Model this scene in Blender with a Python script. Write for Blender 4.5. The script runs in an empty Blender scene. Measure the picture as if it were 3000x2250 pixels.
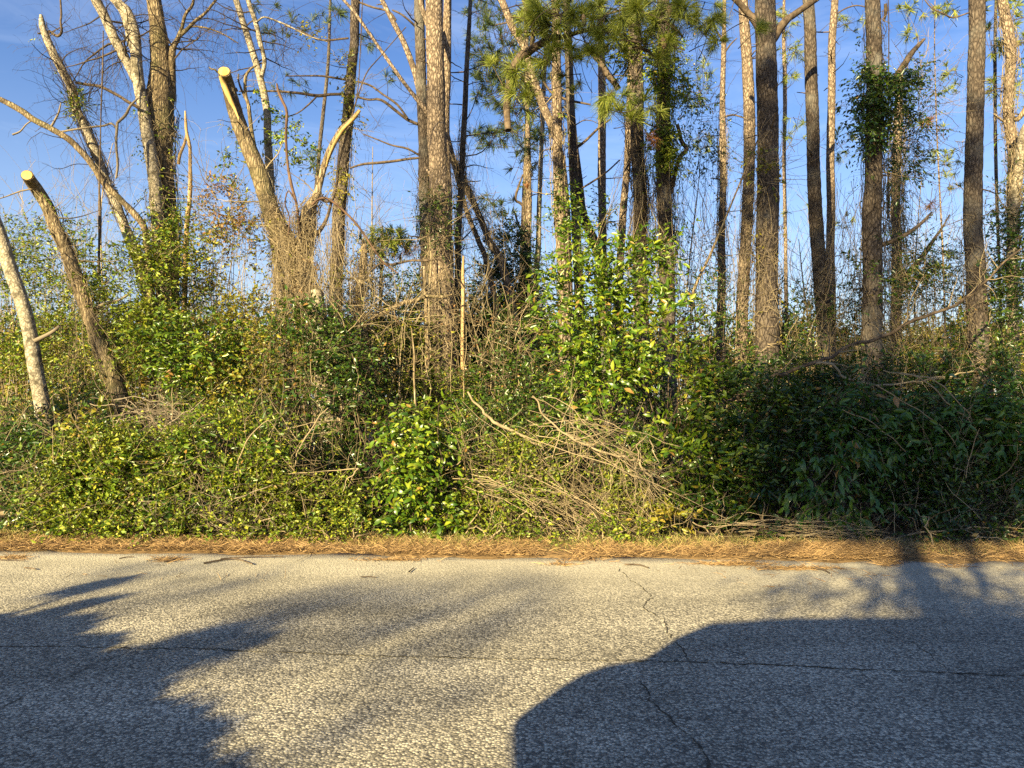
import bpy, math
import numpy as np
from mathutils import Matrix

# ------------------------------------------------------------------ camera, sky, sun, exposure
SC = bpy.context.scene
COL = SC.collection
F, TH, CAMZ = 2200.0, math.radians(1.0), 1.45
cam_d = bpy.data.cameras.new('camera')
cam_d.sensor_width = 36.0
cam_d.lens = 36.0 * F / 3000.0
cam_d.clip_start, cam_d.clip_end = 0.05, 2000.0
cam = bpy.data.objects.new('camera', cam_d)
COL.objects.link(cam)
cam.location = (0, 0, CAMZ)
cam.rotation_euler = (math.radians(90) + TH, 0, 0)
SC.camera = cam

SUN_EL, SUN_AZ = math.radians(20.0), math.radians(28.0)      # sun low, behind the viewer's left shoulder
W = bpy.data.worlds.new('World')
SC.world = W
W.use_nodes = True
wn, wl = W.node_tree.nodes, W.node_tree.links
wn.clear()
sky = wn.new('ShaderNodeTexSky')
sky.sky_type = 'NISHITA'
sky.sun_disc = False
sky.sun_elevation = SUN_EL
sky.sun_rotation = math.radians(180) + SUN_AZ
sky.altitude = 50
sky.air_density, sky.dust_density, sky.ozone_density = 1.0, 0.3, 2.2
hs = wn.new('ShaderNodeHueSaturation')
hs.inputs['Saturation'].default_value = 1.2
hs.inputs['Hue'].default_value = 0.514
hs.inputs['Value'].default_value = 1.08
wl.new(sky.outputs[0], hs.inputs['Color'])
# thin cirrus streaks
tc = wn.new('ShaderNodeTexCoord')
mp = wn.new('ShaderNodeMapping')
mp.inputs['Rotation'].default_value = (0.0, 0.5, 0.3)
mp.inputs['Scale'].default_value = (1.2, 1.0, 6.0)
wl.new(tc.outputs['Generated'], mp.inputs[0])
nz = wn.new('ShaderNodeTexNoise')
nz.inputs['Scale'].default_value = 2.6
nz.inputs['Detail'].default_value = 6
nz.inputs['Roughness'].default_value = 0.6
nz.inputs['Distortion'].default_value = 0.8
wl.new(mp.outputs[0], nz.inputs['Vector'])
cr = wn.new('ShaderNodeMapRange')
cr.inputs[1].default_value, cr.inputs[2].default_value = 0.48, 0.80
cr.inputs[3].default_value, cr.inputs[4].default_value = 0.0, 0.20
wl.new(nz.outputs[0], cr.inputs[0])
cm = wn.new('ShaderNodeMixRGB')
cm.inputs[2].default_value = (7.5, 8.2, 9.4, 1)
wl.new(cr.outputs[0], cm.inputs[0])
wl.new(hs.outputs[0], cm.inputs[1])
sxyz = wn.new('ShaderNodeSeparateXYZ')
wl.new(tc.outputs['Generated'], sxyz.inputs[0])
vr = wn.new('ShaderNodeMapRange')
vr.inputs[1].default_value, vr.inputs[2].default_value = 0.0, 0.42
vr.inputs[3].default_value, vr.inputs[4].default_value = 0.62, 0.0
vr.interpolation_type = 'SMOOTHSTEP'
wl.new(sxyz.outputs['Z'], vr.inputs[0])
veil = wn.new('ShaderNodeMixRGB')
veil.inputs[2].default_value = (3.3, 4.0, 5.2, 1)
wl.new(vr.outputs[0], veil.inputs[0])
wl.new(cm.outputs[0], veil.inputs[1])
bg = wn.new('ShaderNodeBackground')
bg.inputs['Strength'].default_value = 0.052
wl.new(veil.outputs[0], bg.inputs['Color'])
wo = wn.new('ShaderNodeOutputWorld')
wl.new(bg.outputs[0], wo.inputs[0])

sun_d = bpy.data.lights.new('sun', 'SUN')
sun_d.energy = 5.0
sun_d.angle = math.radians(0.5)
sun_d.color = (1.0, 0.84, 0.47)
sun = bpy.data.objects.new('sun', sun_d)
COL.objects.link(sun)
TOSUN = np.array([-math.sin(SUN_AZ) * math.cos(SUN_EL), -math.cos(SUN_AZ) * math.cos(SUN_EL), math.sin(SUN_EL)])
sun.rotation_euler = (math.radians(90) - SUN_EL, 0, -SUN_AZ)
SC.view_settings.view_transform = 'Standard'
SC.view_settings.look = 'None'
SC.view_settings.gamma = 1.0
SC.view_settings.use_curve_mapping = False
SC.view_settings.exposure = 1.85
SC.cycles.max_bounces = 6
SC.cycles.transparent_max_bounces = 4
SC.cycles.use_denoising = False

# ------------------------------------------------------------------ helpers
RG = np.random.default_rng(11)
UP = np.array([0, 0, 1.0])


def P(px, py, d):
    """A point of the photograph (3000 x 2250) at a distance of d metres."""
    u, v = (px - 1500) / F, (1125 - py) / F
    y, z = math.cos(TH) - v * math.sin(TH), math.sin(TH) + v * math.cos(TH)
    s = d / y
    return np.array([u * s, d, CAMZ + z * s])


def G(px, py, z=0.0):
    """Where the line of sight meets the ground."""
    u, v = (px - 1500) / F, (1125 - py) / F
    y, zz = math.cos(TH) - v * math.sin(TH), math.sin(TH) + v * math.cos(TH)
    s = (z - CAMZ) / zz
    return np.array([u * s, y * s, z])


def unit(v):
    return v / np.maximum(np.linalg.norm(v, axis=-1, keepdims=True), 1e-9)


_T = RG.random((64, 64, 64))


def vn(p, f):
    """Value noise, 0..1."""
    q = np.asarray(p) * f + 100.0
    i = np.floor(q).astype(int)
    t = q - i
    t = t * t * (3 - 2 * t)
    o = 0
    for a in (0, 1):
        for b in (0, 1):
            for c in (0, 1):
                w = (t[..., 0] if a else 1 - t[..., 0]) * (t[..., 1] if b else 1 - t[..., 1]) * (t[..., 2] if c else 1 - t[..., 2])
                o = o + w * _T[(i[..., 0] + a) & 63, (i[..., 1] + b) & 63, (i[..., 2] + c) & 63]
    return o


class MB:
    def __init__(s):
        s.v, s.f, s.n = [], [], 0

    def add(s, vf):
        v, f = vf
        if len(v) == 0:
            return s
        s.v.append(np.asarray(v, float).reshape(-1, 3))
        s.f.append(np.asarray(f, int) + s.n)
        s.n += len(s.v[-1])
        return s

    def mesh(s, name, mat, smooth=False, origin=None):
        me = bpy.data.meshes.new(name)
        v = np.concatenate(s.v)
        if origin is not None:
            v = v - origin
        me.vertices.add(len(v))
        me.vertices.foreach_set('co', v.astype(np.float32).ravel())
        tot = [np.full(len(f), f.shape[1]) for f in s.f]
        tot = np.concatenate(tot)
        idx = np.concatenate([f.ravel() for f in s.f])
        me.loops.add(len(idx))
        me.loops.foreach_set('vertex_index', idx.astype(np.int32))
        me.polygons.add(len(tot))
        st = np.concatenate([[0], np.cumsum(tot)[:-1]])
        me.polygons.foreach_set('loop_start', st.astype(np.int32))
        me.polygons.foreach_set('loop_total', tot.astype(np.int32))
        if smooth:
            me.polygons.foreach_set('use_smooth', np.ones(len(tot), bool))
        me.update(calc_edges=True)
        me.validate()
        if mat:
            me.materials.append(mat)
        return me

    def build(s, name, mat, parent=None, smooth=False, kind=None, label=None):
        if s.n == 0:
            return None
        org = ROOTLOC.get(parent.name) if parent is not None else None
        o = bpy.data.objects.new(name, s.mesh(name, mat, smooth, org))
        COL.objects.link(o)
        if parent is not None:
            o.parent = parent
            ROOTLOC[o.name] = org
        if kind:
            o['kind'] = kind
        if label:
            o['label'] = label
        return o


ROOTLOC = {}
USED = set()


def tag(o, label, cat, group=None):
    o['label'], o['category'] = label, cat
    if group:
        o['group'] = group
    return o


def thing(name, label, cat, loc, group=None):
    o = bpy.data.objects.new(name, None)
    COL.objects.link(o)
    o.location = loc
    o.empty_display_size = 0.1
    ROOTLOC[o.name] = np.array(loc, float)
    return tag(o, label, cat, group)


def catmull(pts, step, lo=3):
    pts = np.asarray(pts, float)
    if len(pts) == 2:
        pts = np.array([pts[0], (pts[0] + pts[1]) / 2, pts[1]])
    p = np.vstack([2 * pts[0] - pts[1], pts, 2 * pts[-1] - pts[-2]])
    out = []
    for i in range(1, len(p) - 2):
        n = max(lo, int(np.linalg.norm(p[i + 1, :3] - p[i, :3]) / step))
        t = np.arange(n)[:, None] / n
        a, b, c, d = p[i - 1], p[i], p[i + 1], p[i + 2]
        out.append(.5 * ((2 * b) + (-a + c) * t + (2 * a - 5 * b + 4 * c - d) * t ** 2 + (-a + 3 * b - 3 * c + d) * t ** 3))
    out.append(pts[-1:])
    return np.vstack(out)


def resample(pts, K):
    pts = np.asarray(pts, float)
    s = np.concatenate([[0], np.cumsum(np.linalg.norm(np.diff(pts[:, :3], axis=0), axis=1))])
    t = np.linspace(0, s[-1], K)
    return np.stack([np.interp(t, s, pts[:, k]) for k in range(pts.shape[1])], 1)


def tubes(Pt, Rd, sides=3, cap=False):
    """A batch of tubes: Pt (T,K,3), Rd (T,K)."""
    Pt, Rd = np.asarray(Pt, float), np.asarray(Rd, float)
    T, K = Pt.shape[:2]
    if T == 0:
        return np.zeros((0, 3)), np.zeros((0, 4), int)
    tan = unit(np.gradient(Pt, axis=1))
    ref = unit(np.cross(tan.mean(1), RG.normal(size=(T, 3))))[:, None, :]
    a = unit(ref - tan * (ref * tan).sum(-1, keepdims=True))
    b = np.cross(tan, a)
    th = np.arange(sides) * 2 * math.pi / sides
    V = Pt[:, :, None, :] + Rd[:, :, None, None] * (a[:, :, None, :] * np.cos(th)[None, None, :, None] + b[:, :, None, :] * np.sin(th)[None, None, :, None])
    i = np.arange(T * K * sides).reshape(T, K, sides)
    j = np.roll(i, -1, axis=2)
    Fq = np.stack([i[:, :-1], j[:, :-1], j[:, 1:], i[:, 1:]], -1).reshape(-1, 4)
    return V.reshape(-1, 3), Fq


def trunk(path, sides=18, step=.05, rough=.07, knots=True):
    """A trunk with bark relief; path rows are x y z radius, bottom first."""
    p = catmull(path, step)
    T = unit(np.gradient(p[:, :3], axis=0))
    ref = np.array([0.3, 1, 0.1])
    a = unit(ref - T * (T @ ref)[:, None])
    b = np.cross(T, a)
    th = np.arange(sides) * 2 * math.pi / sides
    n3 = a[:, None, :] * np.cos(th)[None, :, None] + b[:, None, :] * np.sin(th)[None, :, None]
    s = np.arange(len(p)) * step
    r = p[:, 3]
    if len(p) > 30:
        wq = np.stack([s, s * 0, s * 0], 1) + RG.random(3) * 40
        p[:, 0] += (vn(wq, 1.1) - .5) * r * .5
        p[:, 1] += (vn(wq + 7, 1.1) - .5) * r * .5
    q = p[:, None, :3] * np.array([1, 1, .9]) + n3 * r[:, None, None] * .4
    big = vn(q + RG.random(3) * 40, 3.0) - .5
    q2 = np.stack([np.broadcast_to(np.cos(th) * 3, (len(p), sides)), np.broadcast_to(np.sin(th) * 3, (len(p), sides)), np.broadcast_to((s * 11)[:, None], (len(p), sides))], -1)
    pl = np.abs(vn(q2 + RG.random(3) * 40, 1.3) - .5) * 2
    k = 1 + rough * 1.4 * big + rough * (np.minimum(pl * 3, 1) - .6)
    V = p[:, None, :3] + n3 * (r[:, None] * k)[..., None]
    i = np.arange(len(p) * sides).reshape(len(p), sides)
    j = np.roll(i, -1, 1)
    Fq = np.stack([i[:-1], j[:-1], j[1:], i[1:]], -1).reshape(-1, 4)
    return V.reshape(-1, 3), Fq, p, V[-1]


def grow(Pt, Rd, n, l0, l1, up=.3, spread=.8, wig=.16, K=8, t0=.2, t1=1., ratio=.5, droop=0., rmin=.0016, toward=None):
    """n child shoots from random places on parent shoots."""
    T, Kp = Pt.shape[:2]
    L = np.linalg.norm(np.diff(Pt, axis=1), axis=2).sum(1)
    ti = RG.choice(T, n, p=L / L.sum())
    t = RG.uniform(t0, t1, n) * (Kp - 1)
    i = np.minimum(t.astype(int), Kp - 2)
    fr = (t - i)[:, None]
    st = Pt[ti, i] * (1 - fr) + Pt[ti, i + 1] * fr
    rr = Rd[ti, i] * (1 - fr[:, 0]) + Rd[ti, i + 1] * fr[:, 0]
    tan = unit(Pt[ti, i + 1] - Pt[ti, i])
    perp = unit(np.cross(tan, RG.normal(size=(n, 3))))
    d = unit(tan * (1 - spread) + perp * spread + UP * up + (0 if toward is None else np.asarray(toward)))
    ln = RG.uniform(l0, l1, n)
    s = np.linspace(0, 1, K)
    turn = np.cumsum(RG.normal(size=(n, K, 3)) * wig, axis=1)
    dirs = unit(d[:, None, :] + turn - UP * droop * (s ** 1.3)[None, :, None] * 2)
    C = st[:, None, :] + np.concatenate([np.zeros((n, 1, 3)), np.cumsum(dirs[:, 1:] * (ln / (K - 1))[:, None, None], axis=1)], 1)
    r0 = np.maximum(np.minimum(rr * ratio, ln * .02), rmin)
    Rc = np.maximum(r0[:, None] * (1 - .75 * s)[None], rmin * .8)
    return C, Rc


def leaf_geo(B, D, N, L, Wd, shape='leaf', curl=0.0):
    """Leaves: base B, direction D, normal N, length L, width Wd."""
    D = unit(D)
    S = unit(np.cross(D, N))
    N = np.cross(S, D)
    L, Wd = np.asarray(L)[:, None], np.asarray(Wd)[:, None]
    n = len(B)
    if shape == 'chip':
        v = np.stack([B, B + D * L * .45 + S * Wd * .5 + N * Wd * .22, B + D * L - N * L * curl, B + D * L * .45 - S * Wd * .5 + N * Wd * .22], 1)
        i = np.arange(n)[:, None] * 4
        f = np.concatenate([i + np.array([[0, 1, 2]]), i + np.array([[0, 2, 3]])])
        return v.reshape(-1, 3), f
    c = curl
    v = np.stack([B,
                  B + D * L * .30 + S * Wd * .46 + N * Wd * .16 + N * L * c * .15, B + D * L * .68 + S * Wd * .40 + N * Wd * .14,
                  B + D * L - N * L * c * .8,
                  B + D * L * .68 - S * Wd * .40 + N * Wd * .14, B + D * L * .30 - S * Wd * .46 + N * Wd * .16 + N * L * c * .15], 1)
    i = np.arange(n)[:, None] * 6
    f = np.concatenate([i + np.array([[0, 1, 2, 3]]), i + np.array([[0, 3, 4, 5]])])
    return v.reshape(-1, 3), f


def spray(S, D, Ln, K, L, Wd, droop=.25, out=None, up=.55, hang=0., lean=.7, jit=.35):
    """Leafy twigs: leaves set alternately along T curved twigs. Returns twig tubes and leaf arrays."""
    T = len(S)
    D = unit(D)
    bend = RG.normal(size=(T, 3)) * .18
    s = np.linspace(0, 1, 5)
    tw = S[:, None] + (D[:, None] * s[None, :, None] + (bend - UP * droop)[:, None] * (s ** 2)[None, :, None]) * Ln[:, None, None]
    ks = np.linspace(.12, 1, K)[None, :] + RG.normal(size=(T, K)) * .03
    base = S[:, None] + (D[:, None] * ks[..., None] + (bend - UP * droop)[:, None] * (ks ** 2)[..., None]) * Ln[:, None, None]
    tan = unit(D[:, None] + 2 * (bend - UP * droop)[:, None] * ks[..., None])
    side0 = unit(np.cross(D, UP + RG.normal(size=(T, 3)) * .35))
    sg = np.where(np.arange(K) % 2 == 0, 1, -1)[None, :, None]
    dr = unit(tan * (1 - lean * .55) + side0[:, None] * sg * lean + RG.normal(size=(T, K, 3)) * jit - UP * hang)
    o = np.zeros((T, 3)) if out is None else out
    nr = unit(UP * up + o[:, None] * .6 + RG.normal(size=(T, K, 3)) * .75)
    nr = unit(nr - dr * (nr * dr).sum(-1, keepdims=True))
    n = T * K
    sc = np.repeat(RG.uniform(.7, 1.2, T), K) * RG.uniform(.6, 1.25, n)
    return tw, (base.reshape(n, 3), dr.reshape(n, 3), nr.reshape(n, 3), L * sc, Wd * sc * RG.uniform(.85, 1.15, n))


# ------------------------------------------------------------------ materials
def newmat(name):
    m = bpy.data.materials.new(name)
    m.use_nodes = True
    n = m.node_tree.nodes
    return m, n, m.node_tree.links, n['Principled BSDF'], n['Material Output']


def ramp(n, stops):
    r = n.new('ShaderNodeValToRGB')
    e = r.color_ramp.elements
    while len(e) < len(stops):
        e.new(.5)
    for k, (p, c) in enumerate(stops):
        e[k].position = p
        e[k].color = (*c, 1)
    return r


def leafmat(name, cols, rough=.42, transl=.22, tint=None, spec=.4, glow=1.7, dead=True):
    m, n, l, b, out = newmat(name)
    g = n.new('ShaderNodeNewGeometry')
    oi = n.new('ShaderNodeObjectInfo')
    ad = n.new('ShaderNodeMath')
    ad.operation = 'ADD'
    l.new(g.outputs['Random Per Island'], ad.inputs[0])
    l.new(oi.outputs['Random'], ad.inputs[1])
    fr = n.new('ShaderNodeMath')
    fr.operation = 'FRACT'
    l.new(ad.outputs[0], fr.inputs[0])
    r = ramp(n, [(.92 * k / max(1, len(cols) - 1), c) for k, c in enumerate(cols)] + ([(.975, cols[-1]), (.985, (.27, .15, .04))] if dead else []))
    l.new(fr.outputs[0], r.inputs[0])
    last = r.outputs[0]
    if tint:
        nz = n.new('ShaderNodeTexNoise')
        nz.inputs['Scale'].default_value = 1.6
        nz.inputs['Detail'].default_value = 2
        l.new(g.outputs['Position'], nz.inputs['Vector'])
        mr = n.new('ShaderNodeMapRange')
        mr.inputs[1].default_value, mr.inputs[2].default_value = .45, .65
        mr.inputs[3].default_value, mr.inputs[4].default_value = 0, .6
        l.new(nz.outputs[0], mr.inputs[0])
        mx = n.new('ShaderNodeMixRGB')
        mx.inputs[2].default_value = (*tint, 1)
        l.new(mr.outputs[0], mx.inputs[0])
        l.new(last, mx.inputs[1])
        last = mx.outputs[0]
    l.new(last, b.inputs['Base Color'])
    b.inputs['Roughness'].default_value = rough
    b.inputs['Specular IOR Level'].default_value = spec
    if transl > 0:
        br = n.new('ShaderNodeMixRGB')
        br.blend_type = 'MULTIPLY'
        br.inputs[0].default_value = 1
        br.inputs[2].default_value = (glow * 1.05, glow, glow * .5, 1)
        l.new(last, br.inputs[1])
        t = n.new('ShaderNodeBsdfTranslucent')
        l.new(br.outputs[0], t.inputs[0])
        ms = n.new('ShaderNodeMixShader')
        ms.inputs[0].default_value = transl
        l.new(b.outputs[0], ms.inputs[1])
        l.new(t.outputs[0], ms.inputs[2])
        l.new(ms.outputs[0], out.inputs[0])
    return m


def barkmat(name, dark, mid, light, scale=14, stretch=.3, patch=None, bump=.7, patch_scale=5, moss=None):
    m, n, l, b, out = newmat(name)
    g = n.new('ShaderNodeNewGeometry')
    mp = n.new('ShaderNodeMapping')
    mp.inputs['Scale'].default_value = (1, 1, stretch)
    l.new(g.outputs['Position'], mp.inputs[0])
    nz = n.new('ShaderNodeTexNoise')
    nz.inputs['Scale'].default_value = 9
    nz.inputs['Detail'].default_value = 3
    l.new(mp.outputs[0], nz.inputs['Vector'])
    mixv = n.new('ShaderNodeMixRGB')
    mixv.blend_type = 'LINEAR_LIGHT'
    mixv.inputs[0].default_value = .035
    l.new(mp.outputs[0], mixv.inputs[1])
    l.new(nz.outputs[1], mixv.inputs[2])
    v = n.new('ShaderNodeTexVoronoi')
    v.feature = 'DISTANCE_TO_EDGE'
    v.inputs['Scale'].default_value = scale
    l.new(mixv.outputs[0], v.inputs['Vector'])
    f = n.new('ShaderNodeTexNoise')
    f.inputs['Scale'].default_value = 60
    f.inputs['Detail'].default_value = 4
    f.inputs['Roughness'].default_value = .7
    l.new(mp.outputs[0], f.inputs['Vector'])
    ma = n.new('ShaderNodeMath')
    ma.operation = 'MULTIPLY_ADD'
    ma.inputs[1].default_value = .5
    l.new(f.outputs[0], ma.inputs[0])
    l.new(v.outputs[0], ma.inputs[2])
    r = ramp(n, [(.2, dark), (.36, mid), (.62, light)])
    l.new(ma.outputs[0], r.inputs[0])
    last = r.outputs[0]
    for colr, sc, lo, hi, amt in ([(patch, patch_scale, .5, .62, .85)] if patch else []) + ([(moss, 1.7, .5, .66, .6)] if moss else []):
        pn = n.new('ShaderNodeTexNoise')
        pn.inputs['Scale'].default_value = sc
        pn.inputs['Detail'].default_value = 5
        pn.inputs['Roughness'].default_value = .65
        l.new(g.outputs['Position'], pn.inputs['Vector'])
        mr = n.new('ShaderNodeMapRange')
        mr.inputs[1].default_value, mr.inputs[2].default_value, mr.inputs[4].default_value = lo, hi, amt
        l.new(pn.outputs[0], mr.inputs[0])
        mx = n.new('ShaderNodeMixRGB')
        mx.inputs[2].default_value = (*colr, 1)
        l.new(mr.outputs[0], mx.inputs[0])
        l.new(last, mx.inputs[1])
        last = mx.outputs[0]
    l.new(last, b.inputs['Base Color'])
    b.inputs['Roughness'].default_value = .9
    b.inputs['Specular IOR Level'].default_value = .15
    bp = n.new('ShaderNodeBump')
    bp.inputs['Strength'].default_value = bump
    bp.inputs['Distance'].default_value = .03
    l.new(ma.outputs[0], bp.inputs['Height'])
    l.new(bp.outputs[0], b.inputs['Normal'])
    return m


def plainmat(name, c1, c2, scale=12, rough=.85, stretch=(1, 1, 1), bump=0., island=False):
    m, n, l, b, out = newmat(name)
    g = n.new('ShaderNodeNewGeometry')
    if island:
        src = g.outputs['Random Per Island']
    else:
        mp = n.new('ShaderNodeMapping')
        mp.inputs['Scale'].default_value = stretch
        l.new(g.outputs['Position'], mp.inputs[0])
        nz = n.new('ShaderNodeTexNoise')
        nz.inputs['Scale'].default_value = scale
        nz.inputs['Detail'].default_value = 4
        l.new(mp.outputs[0], nz.inputs['Vector'])
        src = nz.outputs[0]
    r = ramp(n, [(.3, c1), (.7, c2)] if not island else [(0, c1), (1, c2)])
    l.new(src, r.inputs[0])
    l.new(r.outputs[0], b.inputs['Base Color'])
    b.inputs['Roughness'].default_value = rough
    b.inputs['Specular IOR Level'].default_value = .2
    if bump:
        bp = n.new('ShaderNodeBump')
        bp.inputs['Strength'].default_value = bump
        bp.inputs['Distance'].default_value = .01
        l.new(src, bp.inputs['Height'])
        l.new(bp.outputs[0], b.inputs['Normal'])
    return m


def asphalt():
    m, n, l, b, out = newmat('worn_asphalt')
    g = n.new('ShaderNodeNewGeometry')
    v = n.new('ShaderNodeTexVoronoi')
    v.inputs['Scale'].default_value = 78
    v.inputs['Randomness'].default_value = 1
    l.new(g.outputs['Position'], v.inputs['Vector'])
    v2 = n.new('ShaderNodeTexVoronoi')
    v2.inputs['Scale'].default_value = 210
    l.new(g.outputs['Position'], v2.inputs['Vector'])
    sx = n.new('ShaderNodeSeparateColor')
    l.new(v.outputs['Color'], sx.inputs[0])
    r = ramp(n, [(0, (.12, .105, .08)), (.35, (.33, .29, .215)), (.7, (.50, .44, .325)), (1, (.72, .63, .46))])
    l.new(sx.outputs[0], r.inputs[0])
    # binder between the stones
    mr = n.new('ShaderNodeMapRange')
    mr.inputs[1].default_value, mr.inputs[2].default_value = .38, .75
    mr.inputs[3].default_value, mr.inputs[4].default_value = 0, .85
    l.new(v.outputs['Distance'], mr.inputs[0])
    mx = n.new('ShaderNodeMixRGB')
    mx.inputs[2].default_value = (.10, .092, .075, 1)
    l.new(mr.outputs[0], mx.inputs[0])
    l.new(r.outputs[0], mx.inputs[1])
    # broad wear: paler wheel tracks, dust towards the edge
    nz = n.new('ShaderNodeTexNoise')
    nz.inputs['Scale'].default_value = .9
    nz.inputs['Detail'].default_value = 6
    nz.inputs['Roughness'].default_value = .6
    l.new(g.outputs['Position'], nz.inputs['Vector'])
    mr2 = n.new('ShaderNodeMapRange')
    mr2.inputs[1].default_value, mr2.inputs[2].default_value = .3, .7
    mr2.inputs[3].default_value, mr2.inputs[4].default_value = .78, 1.2
    l.new(nz.outputs[0], mr2.inputs[0])
    mu = n.new('ShaderNodeMixRGB')
    mu.blend_type = 'MULTIPLY'
    mu.inputs[0].default_value = 1
    l.new(mx.outputs[0], mu.inputs[1])
    l.new(mr2.outputs[0], mu.inputs[2])
    tm = n.new('ShaderNodeMapping')
    tm.inputs['Scale'].default_value = (.22, 1.5, 1)
    l.new(g.outputs['Position'], tm.inputs[0])
    tn = n.new('ShaderNodeTexNoise')
    tn.inputs['Scale'].default_value = 1.3
    tn.inputs['Detail'].default_value = 5
    l.new(tm.outputs[0], tn.inputs['Vector'])
    tr = n.new('ShaderNodeMapRange')
    tr.inputs[1].default_value, tr.inputs[2].default_value = .35, .65
    tr.inputs[3].default_value, tr.inputs[4].default_value = .80, 1.14
    l.new(tn.outputs[0], tr.inputs[0])
    mu2 = n.new('ShaderNodeMixRGB')
    mu2.blend_type = 'MULTIPLY'
    mu2.inputs[0].default_value = 1
    l.new(mu.outputs[0], mu2.inputs[1])
    l.new(tr.outputs[0], mu2.inputs[2])
    mu = mu2
    # sandy dust in a band by the verge
    sp = n.new('ShaderNodeSeparateXYZ')
    l.new(g.outputs['Position'], sp.inputs[0])
    dd = n.new('ShaderNodeMath')
    dd.operation = 'MULTIPLY_ADD'
    dd.inputs[1].default_value = .04
    l.new(sp.outputs[0], dd.inputs[0])
    l.new(sp.outputs[1], dd.inputs[2])
    nd = n.new('ShaderNodeMath')
    nd.operation = 'MULTIPLY_ADD'
    nd.inputs[1].default_value = 1.2
    l.new(nz.outputs[0], nd.inputs[0])
    l.new(dd.outputs[0], nd.inputs[2])
    du = n.new('ShaderNodeMapRange')
    du.inputs[1].default_value, du.inputs[2].default_value = 5.6, 7.5
    du.inputs[3].default_value, du.inputs[4].default_value = 0, .62
    l.new(nd.outputs[0], du.inputs[0])
    md = n.new('ShaderNodeMixRGB')
    md.inputs[2].default_value = (.60, .53, .38, 1)
    l.new(du.outputs[0], md.inputs[0])
    l.new(mu.outputs[0], md.inputs[1])
    l.new(md.outputs[0], b.inputs['Base Color'])
    b.inputs['Roughness'].default_value = .85
    b.inputs['Specular IOR Level'].default_value = .25
    inv = n.new('ShaderNodeMath')
    inv.operation = 'MULTIPLY_ADD'
    inv.inputs[1].default_value = -1
    l.new(v.outputs['Distance'], inv.inputs[0])
    sm = n.new('ShaderNodeMath')
    sm.operation = 'MULTIPLY'
    sm.inputs[1].default_value = .3
    l.new(v2.outputs['Distance'], sm.inputs[0])
    l.new(sm.outputs[0], inv.inputs[2])
    bp = n.new('ShaderNodeBump')
    bp.inputs['Strength'].default_value = .55
    bp.inputs['Distance'].default_value = .007
    l.new(inv.outputs[0], bp.inputs['Height'])
    l.new(bp.outputs[0], b.inputs['Normal'])
    return m


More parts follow.
